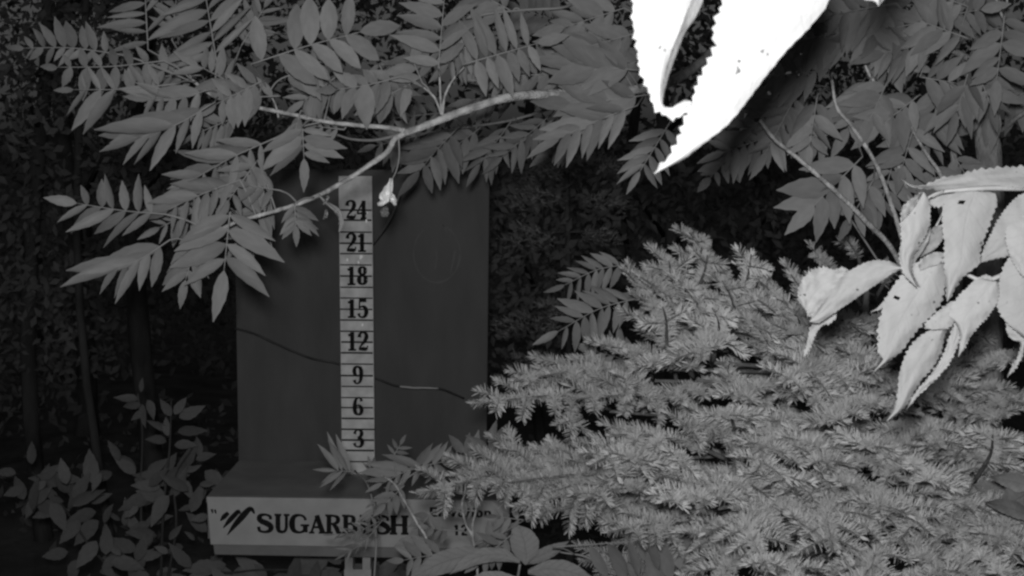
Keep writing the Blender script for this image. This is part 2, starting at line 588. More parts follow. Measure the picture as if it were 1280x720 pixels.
# ------------------------------------------------------------------ leaf meshes
def leaflet_mesh(name, prof, bend, curl, m, fold=0.10):
    n = 9
    V, F = [], []
    for i in range(n + 1):
        x = i / n
        if prof == 'lance':
            w = 0.5 * (math.sin(math.pi * min(1, x ** 0.80)) ** 0.85) * (1.05 - 0.15 * x)
        elif prof == 'oval':
            w = 0.5 * (math.sin(math.pi * x ** 1.0) ** 0.62)
        else:
            w = 0.5 * (math.sin(math.pi * x ** 0.72) ** 0.9)
        if i in (0, n):
            w = 0.02
        tooth = 1.0 + (0.05 if i % 2 else -0.03)
        y0 = bend * x * x
        z0 = -curl * x * x
        V += [(x + 0.012 * (i % 2), y0 - w * tooth, z0 + 0.0), (x, y0, z0 - fold * 2 * w * 0.33), (x + 0.012 * (i % 2), y0 + w * tooth, z0 + 0.0)]
    for i in range(n):
        a = i * 3
        F += [(a, a + 3, a + 4, a + 1), (a + 1, a + 4, a + 5, a + 2)]
    me = bpy.data.meshes.new(name)
    me.from_pydata(V, [], F)
    me.materials.append(m)
    me.shade_smooth()
    return me


LM = {}
for mname, m in (('rowan', M_ROWAN), ('shrub', M_SHRUB)):
    for prof in ('lance', 'oval', 'ovate'):
        for bi, bd in ((-1, -0.5), (0, 0.0), (1, 0.5)):
            LM[(mname, prof, bi)] = [leaflet_mesh('leaflet', prof, bd * k, c, m, fo) for c, k, fo in
                                     ((0.05, 0.7, 0.1), (0.16, 1.0, 0.16), (0.26, 0.5, 0.05), (-0.06, 1.2, 0.2))]


def put_leaflet(parent, pos, dirv, length, width, tau, mname='rowan', prof='lance', bend=None, name='leaflet'):
    X = dirv.normalized()
    n0 = -FW
    Z = (n0 - X * n0.dot(X))
    if Z.length < 0.15:
        Z = UP - X * UP.dot(X)
    Z.normalize()
    Z = Matrix.Rotation(tau, 3, X) @ Z
    Yv = Z.cross(X)
    if bend is None:            # sag with gravity
        s = -Yv.z
        bend = 1 if s > 0.35 else (-1 if s < -0.35 else 0)
        if random.random() < 0.25:
            bend = 0
    me = random.choice(LM[(mname, prof, bend)])
    o = bpy.data.objects.new(name, me)
    COL.objects.link(o)
    o.parent = parent
    Mx = Matrix(((X.x * length, Yv.x * width, Z.x * length, 0), (X.y * length, Yv.y * width, Z.y * length, 0),
                 (X.z * length, Yv.z * width, Z.z * length, 0), (0, 0, 0, 1)))
    Mx.translation = Vector(pos) - ORG[parent.name]
    o.matrix_local = Mx
    return o


DSC = {}


def comp_leaf(parent, base, tip, d, n, a=None, b=None, w=0.33, sag=0.0, d2=None, prof='lance', t0=0.12, tau=36, attach=None,
              term=True, dz=0.4, mname='rowan', wa=None, wb=None, rm=None, la_end=0.72, rr=1.0):
    """pinnate leaf: a = (length px, angle deg) of the leaflets left of the stalk's direction of growth, b = right of it"""
    k_ = DSC.get(parent.name, 1)
    d2 = (d if d2 is None else d2) * k_
    d = d * k_
    if attach:
        attach = (attach[0], attach[1], attach[2] * k_)
    bx, by = base
    tx, ty = tip
    mx, my = (bx + tx) / 2, (by + ty) / 2 + sag
    pts = [(bx, by, d), (mx, my, (d + d2) / 2), (tx, ty, d2)]
    c = catmull(pts, 14)
    path = [P(*q) for q in c]
    rad = [(1.15 - 0.6 * i / 13) * 0.001 * rr for i in range(14)]
    if attach:
        k = 7
        ap = [(attach[0], attach[1], attach[2]), ((attach[0] + bx) / 2, (attach[1] + by) / 2 - 3, (attach[2] + d) / 2), (bx, by, d)]
        pre = [P(*q) for q in catmull(ap, k)][:-1]
        path = pre + path
        rad = [0.0013 * rr] * len(pre) + rad
    v, f = tube(path, rad, 5)
    leaf = mesh_obj('compound_leaf', v, f, rm or M_RACHIS, parent)
    for i in range(n):
        t = t0 + (0.97 - t0) * (i + 0.3) / n
        j = t * 13
        i0 = min(int(j), 12)
        p = c[i0] + (c[i0 + 1] - c[i0]) * (j - i0)
        tv = c[i0 + 1] - c[i0]
        tl = math.hypot(tv[0], tv[1]) + 1e-6
        tx_, ty_ = tv[0] / tl, tv[1] / tl
        env = (0.80 + 0.25 * math.sin(math.pi * min(1, t * 1.1))) * (1 if t < 0.75 else (1 - (1 - la_end) * (t - 0.75) / 0.25))
        for side, spec in ((1, a), (-1, b)):
            if spec is None or random.random() < 0.04:
                continue
            ln, an = spec
            ln = 1.1 * ln * env * random.uniform(0.80, 1.14)
            an = R(an + random.uniform(-7, 7) - 10 * (t - 0.5))
            nx, ny = (ty_, -tx_) if side == 1 else (-ty_, tx_)
            dx, dy = tx_ * math.cos(an) + nx * math.sin(an), ty_ * math.cos(an) + ny * math.sin(an)
            L = ln * p[2] / FPX
            dv = SV(dx * ln, dy * ln, p[2]) + FW * (L * random.uniform(-dz, dz))
            ww = (wa if side == 1 else wb) or w
            j2 = random.uniform(-1.5, 1.5)
            put_leaflet(leaf, P(p[0] + tx_ * j2, p[1] + ty_ * j2, p[2]), dv, dv.length, L * ww * random.uniform(0.78, 1.08),
                        R(random.uniform(-tau, tau)), mname, prof)
    if term:
        tv = c[-1] - c[-3]
        tl = math.hypot(tv[0], tv[1]) + 1e-6
        ln = min(a[0] if a else 99, b[0] if b else 99) * 0.95
        L = ln * d2 / FPX
        dv = SV(tv[0] / tl * ln, tv[1] / tl * ln, d2) + FW * (L * random.uniform(-dz, dz))
        put_leaflet(leaf, P(*c[-1]), dv, dv.length, L * max(w, wa or 0, wb or 0), R(random.uniform(-tau, tau)), mname, prof, 0)
    return leaf


# ------------------------------------------------------------------ the rowan bough in front of the board
bough = thing('rowan_bough', 'long pale rowan bough with leaves hanging in front of the stake top', 'rowan bough', P(1010, -120, 2.3))


def branch(parent, pxd, r0, r1, m=M_BRANCH, n=28, name='branch', jit=0.12):
    pxd = [(q[0], q[1], q[2] * DSC.get(parent.name, 1)) for q in pxd]
    v, f = px_tube(pxd, r0 * 0.88, r1 * 0.88, n, 8, jit)
    return mesh_obj(name, v, f, m, parent)


branch(bough, [(1010, -120, 2.3), (930, 20, 2.25), (860, 90, 2.18), (790, 113, 2.1), (700, 117, 2.05), (640, 121, 2.0), (590, 135, 2.0), (545, 152, 2.0),
               (505, 167, 2.0)], 8.5, 5.2, n=44)
branch(bough, [(507, 166, 2.0), (493, 174, 2.0), (484, 190, 2.0), (462, 206, 2.0), (425, 230, 2.0), (385, 250, 1.98), (340, 265, 1.97), (300, 276, 1.97),
               (262, 292, 1.96), (225, 303, 1.95)], 4.6, 2.2, n=40)
branch(bough, [(506, 163, 2.0), (480, 159, 2.0), (455, 157, 2.0), (405, 152, 2.0), (365, 143, 2.0), (325, 135, 2.0), (290, 128, 2.0), (262, 117, 2.0),
               (240, 100, 2.0)], 3.6, 2.4, n=30)
branch(bough, [(500, 168, 2.02), (470, 175, 2.05), (440, 174, 2.08), (420, 168, 2.1)], 2.6, 1.5, M_RACHIS)
branch(bough, [(553, 146, 2.0), (551, 130, 2.0), (550, 108, 2.0), (549, 82, 2.0)], 2.0, 1.3)
branch(bough, [(553, 143, 2.0), (556, 120, 2.0), (566, 100, 2.0), (580, 84, 2.0)], 2.0, 1.2)
branch(bough, [(552, 143, 2.0), (543, 122, 2.0), (530, 110, 2.0), (517, 103, 2.0)], 1.8, 1.2)
branch(bough, [(348, 147, 2.0), (344, 130, 2.0), (336, 116, 2.0), (328, 108, 2.0)], 1.3, 0.9)

CL = comp_leaf
# left hand leaves
CL(bough, (240, 102), (150, 66), 2.0, 1, (30, 70), (28, 60), attach=None, term=False)
CL(bough, (185, 62), (178, -70), 2.03, 10, (48, 88), (46, 46), w=0.2, wb=0.16, attach=(240, 100, 2.0), t0=0.05, tau=30)
CL(bough, (271, 78), (246, -70), 2.0, 10, (70, 98), (66, 46), w=0.2, wb=0.17, attach=(268, 118, 2.0), t0=0.05, tau=25)
CL(bough, (150, 68), (30, 60), 2.0, 8, (25, 42), (34, 66), w=0.36, wb=0.38, sag=-4, attach=(230, 98, 2.0), la_end=0.55)
CL(bough, (205, 76), (72, 84), 1.97, 6, (36, 82), (26, 70), w=0.42, sag=3, attach=(240, 100, 2.0), la_end=0.9)
CL(bough, (218, 105), (92, 112), 1.95, 6, (56, 52), (30, 70), w=0.28, sag=3, attach=(245, 103, 2.0), la_end=0.9)
CL(bough, (268, 128), (172, 172), 1.93, 5, (52, 30), (72, 24), w=0.26, sag=6, attach=(275, 122, 2.0), la_end=0.9)
CL(bough, (262, 112), (190, 122), 1.95, 4, (40, 60), (56, 18), w=0.3, sag=4, attach=(280, 125, 2.0))
CL(bough, (290, 104), (248, 82), 1.98, 4, (46, 40), (34, 70), w=0.34, attach=(300, 130, 2.0))
CL(bough, (330, 100), (270, 130), 1.97, 5, (36, 60), (36, 70), w=0.4, attach=(320, 134, 2.0))
CL(bough, (352, 98), (400, 78), 1.99, 5, (26, 70), (34, 66), w=0.42, attach=(336, 116, 2.0))
CL(bough, (350, 120), (300, 122), 1.98, 3, (34, 50), (30, 50), w=0.36, attach=(340, 122, 2.0))
# row of upright leaflets at left, then drooping fan below it
CL(bough, (208, 268), (96, 254), 1.95, 6, (52, 40), (40, 72), w=0.27, wb=0.36, sag=2, attach=(262, 290, 1.96), la_end=0.8)
CL(bough, (212, 300), (138, 336), 1.93, 5, (48, 34), (72, 16), w=0.28, sag=6, attach=(232, 302, 1.95), la_end=0.95)
CL(bough, (345, 172), (226, 234), 1.97, 7, (38, 62), (54, 26), w=0.27, sag=-4, attach=(405, 152, 2.0))
CL(bough, (300, 225), (210, 262), 1.96, 6, (40, 55), (56, 25), w=0.28, sag=-2, attach=(320, 270, 1.97))
CL(bough, (322, 200), (286, 250), 1.97, 5, (40, 70), (40, 50), w=0.36, attach=(345, 264, 1.97))
CL(bough, (288, 260), (280, 338), 1.91, 4, (66, 68), (72, 58), w=0.30, attach=(300, 277, 1.97), la_end=0.95, t0=0.05)
CL(bough, (250, 285), (232, 350), 1.93, 4, (40, 40), (46, 40), w=0.3, attach=(262, 292, 1.96))
CL(bough, (378, 158), (380, 198), 1.97, 4, (44, 76), (54, 66), w=0.30, attach=(392, 150, 2.0), t0=0.02)
CL(bough, (376, 138), (366, 172), 1.98, 3, (34, 22), (34, 28), w=0.24, attach=(385, 148, 2.0))
CL(bough, (368, 255), (370, 282), 1.95, 4, (34, 52), (28, 44), w=0.34, attach=(392, 247, 1.98), la_end=0.9)
CL(bough, (350, 238), (312, 232), 1.96, 3, (26, 50), (30, 60), w=0.34, attach=(372, 254, 1.98))
CL(bough, (430, 162), (396, 158), 2.03, 3, (30, 60), (22, 40), w=0.28, attach=(440, 157, 2.02))
for b_, t_, at_ in (((252, 94), (170, 96), (258, 112, 2.0)), ((305, 142), (248, 166), (300, 130, 2.0)), ((332, 214), (268, 212), (340, 264, 1.97)), ((262, 256), (200, 284), (290, 280, 1.97)),
                    ((420, 96), (380, 126), (405, 152, 2.0)), ((470, 72), (494, 122), (517, 103, 2.0)), ((300, 60), (330, 10), (280, 122, 2.0)), ((215, 50), (222, -20), (240, 100, 2.0)),
                    ((340, 240), (300, 300), (330, 268, 1.97)), ((600, 40), (560, 80), (594, 21, 2.05)), ((760, 60), (700, 100), (800, 110, 2.1))):
    CL(bough, b_, t_, 2.06, 6, (36, 50), (36, 50), w=0.26, attach=at_)
# the leaf with large oval leaflets, upper centre
CL(bough, (314, 80), (450, 40), 1.90, 6, (52, 76), (52, 52), w=0.42, sag=-2, prof='oval', attach=(336, 116, 2.0), tau=14, t0=0.05, dz=0.15, la_end=1.0)
CL(bough, (500, 96), (420, 112), 1.98, 5, (44, 58), (26, 50), w=0.5, sag=2, attach=(530, 110, 2.0))
CL(bough, (520, 100), (470, 128), 2.05, 4, (34, 50), (34, 50), w=0.4, attach=(540, 120, 2.0))
CL(bough, (548, 85), (556, -10), 1.97, 6, (50, 78), (48, 46), w=0.34, prof='ovate', attach=(549, 96, 2.0), t0=0.02)
CL(bough, (528, 104), (512, 66), 2.0, 3, (40, 60), (36, 46), w=0.36, attach=(540, 120, 2.0))
CL(bough, (580, 80), (672, 54), 1.96, 6, (56, 94), (44, 82), w=0.24, wb=0.36, sag=0, attach=(570, 96, 2.0), tau=18, dz=0.15, la_end=0.85)
CL(bough, (700, 92), (610, 96), 2.15, 6, (36, 50), (34, 60), w=0.36, attach=(720, 116, 2.08))
CL(bough, (800, 88), (716, 80), 2.02, 5, (54, 32), (54, 30), w=0.42, attach=(830, 104, 2.15), la_end=0.9)
CL(bough, (812, 118), (712, 128), 2.03, 5, (52, 30), (52, 28), w=0.40, sag=2, attach=(835, 102, 2.15), la_end=0.9)
CL(bough, (796, 132), (700, 172), 2.0, 6, (48, 40), (52, 22), w=0.30, sag=-2, attach=(815, 112, 2.12), la_end=0.85)
CL(bough, (838, 152), (800, 214), 1.98, 5, (36, 56), (48, 40), w=0.27, sag=0, attach=(846, 100, 2.16), la_end=0.9)
CL(bough, (800, 40), (728, 60), 2.1, 5, (44, 40), (44, 40), w=0.38, attach=(900, 60, 2.2))
CL(bough, (780, 10), (706, 34), 2.12, 5, (44, 40), (44, 44), w=0.36, attach=(880, 70, 2.2))
CL(bough, (815, 70), (752, 92), 2.12, 5, (44, 40), (40, 44), w=0.4, attach=(860, 90, 2.18))
CL(bough, (735, 22), (690, 78), 2.16, 5, (34, 50), (38, 50), w=0.3, attach=(790, 108, 2.1))
# darker leaves under the branch, farther back
back = thing('rowan_spray', 'shaded rowan spray hanging behind the pale bough, above the backboard', 'rowan spray', P(770, -60, 2.85))
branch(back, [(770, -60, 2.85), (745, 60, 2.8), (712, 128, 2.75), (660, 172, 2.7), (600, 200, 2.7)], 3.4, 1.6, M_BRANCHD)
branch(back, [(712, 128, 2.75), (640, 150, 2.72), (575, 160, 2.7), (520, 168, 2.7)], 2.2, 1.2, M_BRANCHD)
CL(back, (572, 160), (524, 214), 2.6, 5, (44, 62), (48, 40), w=0.34, sag=-2, attach=(590, 158, 2.7))
CL(back, (640, 150), (600, 205), 2.7, 5, (36, 44), (36, 36), w=0.28, attach=(645, 149, 2.72))
CL(back, (690, 142), (628, 196), 2.66, 6, (36, 40), (36, 36), w=0.27, attach=(700, 134, 2.75))
CL(back, (600, 160), (560, 190), 2.75, 4, (36, 46), (36, 46), w=0.32, attach=(610, 155, 2.7))
CL(back, (530, 168), (470, 182), 2.7, 5, (34, 60), (28, 50), w=0.34, attach=(540, 166, 2.7))
CL(back, (745, 140), (690, 185), 2.7, 5, (38, 40), (38, 40), w=0.3, attach=(712, 128, 2.75))
CL(back, (560, 140), (470, 150), 2.75, 6, (30, 60), (28, 60), w=0.34, attach=(575, 160, 2.7))
CL(back, (650, 110), (590, 125), 2.7, 5, (36, 55), (34, 55), w=0.34, attach=(680, 140, 2.72))
CL(back, (735, 100), (660, 96), 2.75, 6, (36, 55), (34, 55), w=0.36, attach=(730, 90, 2.78))
CL(back, (705, 30), (650, 10), 2.75, 5, (40, 55), (40, 55), w=0.36, attach=(745, 60, 2.8))
# upper twig reaching in from the top
branch(bough, [(900, -60, 2.25), (790, -30, 2.2), (730, -4, 2.15), (705, 9, 2.1), (660, 12, 2.08), (618, 16, 2.06), (594, 21, 2.05)], 2.6, 1.3, M_RACHIS)
CL(bough, (640, 14), (596, -10), 2.08, 4, (40, 50), (40, 60), w=0.4, attach=(650, 12, 2.08))

# withered pale leaf caught beside the stake
def crumple(parent, name, pxs, d, m, amp=0.012, nu=10, nv=5):
    """a small crumpled leaf: pxs = [(x, y, halfwidth px)]"""
    c = catmull(pxs, nu)
    V, F = [], []
    for i in range(nu):
        t = c[min(i + 1, nu - 1)] - c[max(i - 1, 0)]
        l = math.hypot(t[0], t[1]) + 1e-6
        nx, ny = -t[1] / l, t[0] / l
        for j in range(nv):
            s = (j / (nv - 1) * 2 - 1) * c[i][2] * random.uniform(0.8, 1.2)
            V.append(P(c[i][0] + nx * s, c[i][1] + ny * s, d + random.uniform(-amp, amp)))
    for i in range(nu - 1):
        for j in range(nv - 1):
            a = i * nv + j
            F.append((a, a + 1, a + nv + 1, a + nv))
    return mesh_obj(name, V, F, m, parent)


crumple(bough, 'withered_leaf', [(489, 223, 2), (487, 233, 4), (482, 243, 7), (479, 252, 5), (472, 256, 2)], 2.0, M_WITHER)
crumple(bough, 'withered_leaf', [(488, 242, 3), (492, 250, 4), (494, 257, 1.5)], 2.0, M_WITHER)
crumple(bough, 'withered_leaf', [(482, 256, 1), (481, 263, 5), (480, 271, 4)], 2.1, M_ROWAN)
branch(bough, [(498, 168, 2.0), (499, 195, 2.0), (495, 214, 2.0), (489, 226, 2.0)], 1.2, 0.9, M_RACHIS)
crumple(bough, 'withered_leaf', [(398, 243, 1.5), (410, 255, 2), (421, 263, 3.5), (427, 275, 3), (424, 290, 1)], 1.97, M_RACHIS)
crumple(bough, 'withered_leaf', [(404, 256, 1), (410, 247, 2), (409, 244, 1)], 1.97, M_RACHIS)
crumple(bough, 'withered_leaf', [(408, 262, 1.5), (407, 270, 2.5), (404, 274, 1)], 1.97, M_RACHIS)

# ------------------------------------------------------------------ rowan tree at the right
rt = thing('rowan_tree', 'young rowan tree with lichened grey trunk at the right edge', 'rowan tree', P(1236, 1000, 2.45))
DSC[rt.name] = 0.82


def gpt(px, d):                 # pixel row where the ground lies under pixel column px at depth d
    py = 360
    for _ in range(60):
        p = P(px, py, d)
        py += (p.z - gz(p.x, p.y)) * FPX / d * 0.9
    return py


branch(rt, [(1236, gpt(1236, 2.75) + 330, 2.75), (1234, 600, 2.75), (1238, 300, 2.75), (1236, 200, 2.75), (1230, 110, 2.76), (1238, 0, 2.78), (1232, -220, 2.8)], 21, 15,
       M_TRUNK, 60, 'trunk', 0.07)
branch(rt, [(1206, gpt(1206, 2.7) + 330, 2.7), (1200, 500, 2.68), (1196, 300, 2.66), (1193, 225, 2.65), (1191, 160, 2.65), (1184, 120, 2.64), (1170, 80, 2.62)], 6, 3.5, M_BRANCH, 40)
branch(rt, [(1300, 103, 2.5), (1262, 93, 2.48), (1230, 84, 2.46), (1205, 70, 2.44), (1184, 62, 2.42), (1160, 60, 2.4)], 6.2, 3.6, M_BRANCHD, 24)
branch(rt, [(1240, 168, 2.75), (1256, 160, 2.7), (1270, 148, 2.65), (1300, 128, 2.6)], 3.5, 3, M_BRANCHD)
branch(rt, [(1160, 420, 2.50), (1120, 320, 2.45), (1083, 277, 2.40), (1040, 235, 2.35), (1000, 200, 2.32), (968, 174, 2.30), (950, 150, 2.30)], 4.2, 2.6, M_BRANCH, 36)
branch(rt, [(1160, 420, 2.52), (1128, 300, 2.46), (1115, 258, 2.45), (1095, 205, 2.42), (1065, 158, 2.40), (1046, 134, 2.40), (1040, 100, 2.40)], 3.8, 2.2, M_BRANCH, 36)
branch(rt, [(1170, 400, 2.50), (1140, 260, 2.50), (1117, 190, 2.47), (1106, 150, 2.46), (1096, 110, 2.45), (1083, 85, 2.44), (1077, 55, 2.44)], 3.4, 1.8, M_BRANCH, 36)
branch(rt, [(1200, 330, 2.56), (1180, 230, 2.50), (1160, 195, 2.48), (1143, 166, 2.46), (1130, 130, 2.45)], 3.2, 1.8, M_BRANCH, 26)
branch(rt, [(1262, 40, 2.5), (1254, 22, 2.48), (1246, 2, 2.46), (1242, -30, 2.45)], 2.2, 1.6, M_BRANCH)
branch(rt, [(1252, 14, 2.48), (1259, 3, 2.48), (1256, -6, 2.48)], 1.6, 1.0, M_BRANCH)
branch(rt, [(1100, 330, 2.62), (1050, 250, 2.6), (1032, 190, 2.58), (1040, 140, 2.56)], 1.4, 1.0, M_RACHIS)

CL(rt, (1078, 196), (1018, 256), 2.38, 4, (54, 55), (66, 36), w=0.38, attach=(1063, 158, 2.5), la_end=1.0, prof='ovate')
CL(rt, (1040, 168), (1000, 172), 2.42, 3, (40, 66), (36, 60), w=0.36, attach=(1046, 134, 2.5))
CL(rt, (1000, 110), (958, 190), 2.38, 6, (46, 52), (40, 46), w=0.32, attach=(1040, 110, 2.5))
CL(rt, (1035, 88), (955, 96), 2.36, 5, (40, 56), (40, 62), w=0.40, attach=(1040, 104, 2.5), prof='ovate')
CL(rt, (1022, 118), (1012, 182), 2.36, 4, (36, 48), (44, 42), w=0.36, attach=(1040, 112, 2.5), prof='ovate')
CL(rt, (968, 168), (905, 190), 2.42, 6, (38, 62), (38, 46), w=0.30, attach=(955, 156, 2.4))
CL(rt, (925, 180), (888, 222), 2.5, 4, (26, 60), (26, 46), w=0.44, prof='ovate', attach=(950, 152, 2.4))
CL(rt, (985, 120), (940, 160), 2.4, 5, (40, 60), (40, 55), w=0.36, attach=(950, 150, 2.4))
CL(rt, (1090, 96), (1060, 160), 2.42, 5, (44, 55), (44, 55), w=0.36, attach=(1085, 90, 2.54), prof='ovate')
CL(rt, (1110, 100), (1088, 148), 2.4, 4, (46, 50), (40, 60), w=0.4, attach=(1098, 112, 2.55), prof='ovate')
CL(rt, (1150, 118), (1100, 158), 2.4, 5, (46, 60), (48, 40), w=0.36, attach=(1132, 132, 2.55), prof='ovate')
CL(rt, (1150, 96), (1196, 104), 2.4, 3, (40, 60), (46, 40), w=0.38, attach=(1165, 61, 2.4))
CL(rt, (1145, 150), (1128, 208), 2.44, 4, (40, 66), (44, 60), w=0.36, attach=(1140, 158, 2.56), prof='ovate')
CL(rt, (1178, 100), (1160, 180), 2.5, 5, (44, 46), (46, 42), w=0.34, attach=(1172, 82, 2.62))
CL(rt, (1212, 84), (1196, 140), 2.36, 4, (46, 40), (60, 40), w=0.32, attach=(1210, 73, 2.44))
CL(rt, (1222, 90), (1238, 130), 2.36, 4, (40, 50), (44, 56), w=0.36, attach=(1225, 82, 2.46))
CL(rt, (1256, 18), (1246, 100), 2.3, 5, (58, 76), (46, 60), w=0.34, prof='ovate', attach=(1250, 12, 2.48), t0=0.02, dz=0.4)
CL(rt, (1170, 52), (1105, 66), 2.34, 5, (44, 52), (46, 52), w=0.38, attach=(1180, 62, 2.42), prof='ovate')
CL(rt, (1210, 48), (1150, 26), 2.32, 5, (46, 52), (46, 52), w=0.38, attach=(1192, 64, 2.43), prof='ovate')
CL(rt, (1140, 30), (1078, 44), 2.34, 5, (48, 52), (48, 52), w=0.4, attach=(1160, 60, 2.4), prof='ovate')
CL(rt, (1120, 4), (1040, 18), 2.3, 6, (48, 56), (48, 56), w=0.4, attach=(1165, 58, 2.4), prof='ovate')
CL(rt, (1070, 36), (1000, 50), 2.34, 6, (46, 56), (44, 56), w=0.38, attach=(1078, 56, 2.54), prof='ovate')
CL(rt, (1060, 6), (984, 28), 2.36, 5, (44, 56), (44, 62), w=0.38, attach=(1077, 40, 2.5), prof='ovate')
CL(rt, (1210, 8), (1160, -10), 2.36, 5, (48, 56), (46, 56), w=0.38, attach=(1195, 62, 2.43), prof='ovate')
CL(rt, (1180, 20), (1226, 12), 2.4, 4, (40, 56), (40, 56), w=0.38, attach=(1185, 60, 2.42))
CL(rt, (1085, 60), (1130, 78), 2.44, 4, (38, 60), (38, 60), w=0.4, attach=(1080, 70, 2.54), prof='ovate')
CL(rt, (1010, 60), (950, 40), 2.46, 5, (40, 60), (40, 60), w=0.38, attach=(1040, 102, 2.5))
CL(rt, (1190, 190), (1215, 232), 2.6, 4, (34, 56), (34, 56), w=0.38, attach=(1192, 180, 2.65))
CL(rt, (1120, 190), (1100, 262), 2.5, 5, (36, 60), (36, 60), w=0.36, attach=(1117, 182, 2.57))
CL(rt, (1092, 225), (1064, 272), 2.46, 4, (36, 60), (36, 60), w=0.38, attach=(1095, 205, 2.52))
CL(rt, (1165, 205), (1176, 250), 2.55, 4, (34, 60), (34, 60), w=0.38, attach=(1160, 195, 2.58))

for bx_, by_, tx_, ty_ in ((960, 100, 890, 150), (1280, 30, 1215, 40), (1290, 110, 1225, 150), (1080, 0, 1120, 40), (1010, 150, 960, 120)):
    CL(rt, (bx_, by_), (tx_, ty_), random.uniform(2.5, 2.75), 5, (44, 58), (44, 58), w=0.38, prof=random.choice(('ovate', 'lance')), attach=(bx_ + 25, by_ + 30, 2.72))

# leaf pair behind the fir, right of the board
mid = thing('rowan_seedling', 'slim rowan seedling whose leaves droop left of the fir top', 'seedling', P(880, 1060, 2.55))
DSC[mid.name] = 0.86
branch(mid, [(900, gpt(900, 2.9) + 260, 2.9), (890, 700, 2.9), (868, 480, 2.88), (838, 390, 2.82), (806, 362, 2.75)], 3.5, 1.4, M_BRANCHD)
CL(mid, (800, 372), (698, 414), 2.62, 8, (42, 62), (38, 50), w=0.29, sag=-7, attach=(810, 364, 2.76), la_end=0.75)
CL(mid, (788, 330), (706, 356), 2.65, 7, (34, 58), (30, 44), w=0.28, sag=-6, attach=(838, 390, 2.82), la_end=0.7)
CL(mid, (838, 376), (800, 372), 2.75, 2, (30, 50), (30, 60), w=0.4, attach=(838, 390, 2.82))
CL(mid, (800, 455), (748, 440), 2.8, 4, (36, 50), (36, 60), w=0.36, attach=(855, 440, 2.86))

# ------------------------------------------------------------------ low rowan shoots round the platform
sh = thing('rowan_shoot', 'small rowan shoot leafing in front of the lettered white fascia', 'seedling', P(545, 1040, 2.55))
DSC[sh.name] = 0.9
branch(sh, [(548, gpt(548, 2.55) + 190, 2.55), (545, 800, 2.55), (538, 690, 2.55), (520, 652, 2.56), (503, 622, 2.57), (492, 604, 2.58), (470, 590, 2.62)], 2.2, 1.2, M_BRANCH)
CL(sh, (538, 582), (478, 604), 2.6, 4, (26, 40), (44, 26), w=0.26, sag=-4, attach=(496, 608, 2.58))
CL(sh, (506, 606), (482, 630), 2.6, 3, (22, 52), (26, 46), w=0.38, attach=(498, 614, 2.58), prof='ovate')
CL(sh, (492, 570), (500, 556), 2.62, 2, (16, 60), (16, 60), w=0.36, attach=(496, 604, 2.58))
CL(sh, (510, 586), (560, 576), 2.62, 4, (30, 46), (30, 40), w=0.32, attach=(500, 606, 2.58), prof='ovate')
sh2 = thing('rowan_shoot', 'wispy narrow-leaved shoot beside the foot of the numbered stake', 'seedling', P(440, 1000, 2.75))
DSC[sh2.name] = 0.9
branch(sh2, [(455, gpt(455, 2.75) + 190, 2.75), (462, 800, 2.75), (468, 720, 2.75), (470, 660, 2.76), (462, 612, 2.8), (448, 592, 2.85), (436, 590, 2.86)], 1.8, 1.0, M_RACHIS)
CL(sh2, (442, 590), (420, 588), 2.6, 4, (30, 40), (42, 58), w=0.2, attach=(446, 592, 2.85), tau=35, rr=0.8)
CL(sh2, (470, 606), (464, 584), 2.8, 2, (16, 26), (20, 30), w=0.3, attach=(462, 604, 2.8), rr=0.8)
CL(sh2, (474, 652), (418, 668), 2.72, 5, (16, 34), (18, 44), w=0.2, sag=5, attach=(470, 650, 2.76), tau=50, rr=0.8)
CL(sh2, (478, 650), (432, 692), 2.7, 4, (16, 30), (22, 30), w=0.18, sag=6, attach=(470, 640, 2.76), tau=50, rr=0.8)
CL(sh2, (470, 622), (462, 652), 2.68, 3, (16, 40), (18, 44), w=0.26, attach=(470, 650, 2.76), rr=0.8)
sh3 = thing('rowan_shoot', 'upright rowan shoot with pointed leaves against the backboard foot', 'seedling', P(604, 1040, 2.6))
DSC[sh3.name] = 0.9
branch(sh3, [(600, gpt(600, 2.6) + 190, 2.6), (598, 800, 2.6), (593, 684, 2.6), (582, 655, 2.6), (578, 625, 2.62), (596, 600, 2.65), (606, 576, 2.68)], 2.0, 1.0, M_BRANCH)
branch(sh3, [(591, 676, 2.6), (591, 655, 2.6), (595, 634, 2.6), (590, 615, 2.6)], 1.6, 1.0, M_BRANCH)
CL(sh3, (604, 594), (612, 556), 2.68, 4, (34, 60), (46, 34), w=0.34, attach=(604, 586, 2.67), la_end=1.0, tau=35)
CL(sh3, (600, 590), (580, 566), 2.7, 3, (32, 50), (32, 50), w=0.4, attach=(603, 588, 2.67), prof='ovate')
CL(sh3, (580, 622), (576, 604), 2.64, 2, (18, 50), (18, 50), w=0.4, attach=(580, 640, 2.6), prof='ovate')
CL(sh3, (566, 664), (536, 660), 2.62, 3, (18, 60), (20, 60), w=0.42, attach=(586, 668, 2.6), prof='ovate')
CL(sh3, (540, 640), (522, 662), 2.64, 2, (20, 50), (22, 50), w=0.5, attach=(578, 640, 2.6), prof='ovate')
CL(sh3, (606, 676), (632, 662), 2.62, 3, (20, 60), (20, 60), w=0.46, attach=(593, 682, 2.6), prof='ovate')
CL(sh3, (598, 640), (560, 634), 2.62, 4, (12, 60), (12, 60), w=0.3, attach=(594, 645, 2.6))
CL(sh3, (640, 668), (600, 700), 2.5, 4, (26, 56), (26, 56), w=0.36, attach=(593, 684, 2.6))
CL(sh, (560, 690), (505, 700), 2.5, 4, (26, 52), (26, 52), w=0.36, attach=(538, 700, 2.55), prof='ovate')
CL(sh3, (655, 650), (622, 646), 2.55, 3, (20, 56), (22, 56), w=0.36, attach=(600, 690, 2.6))
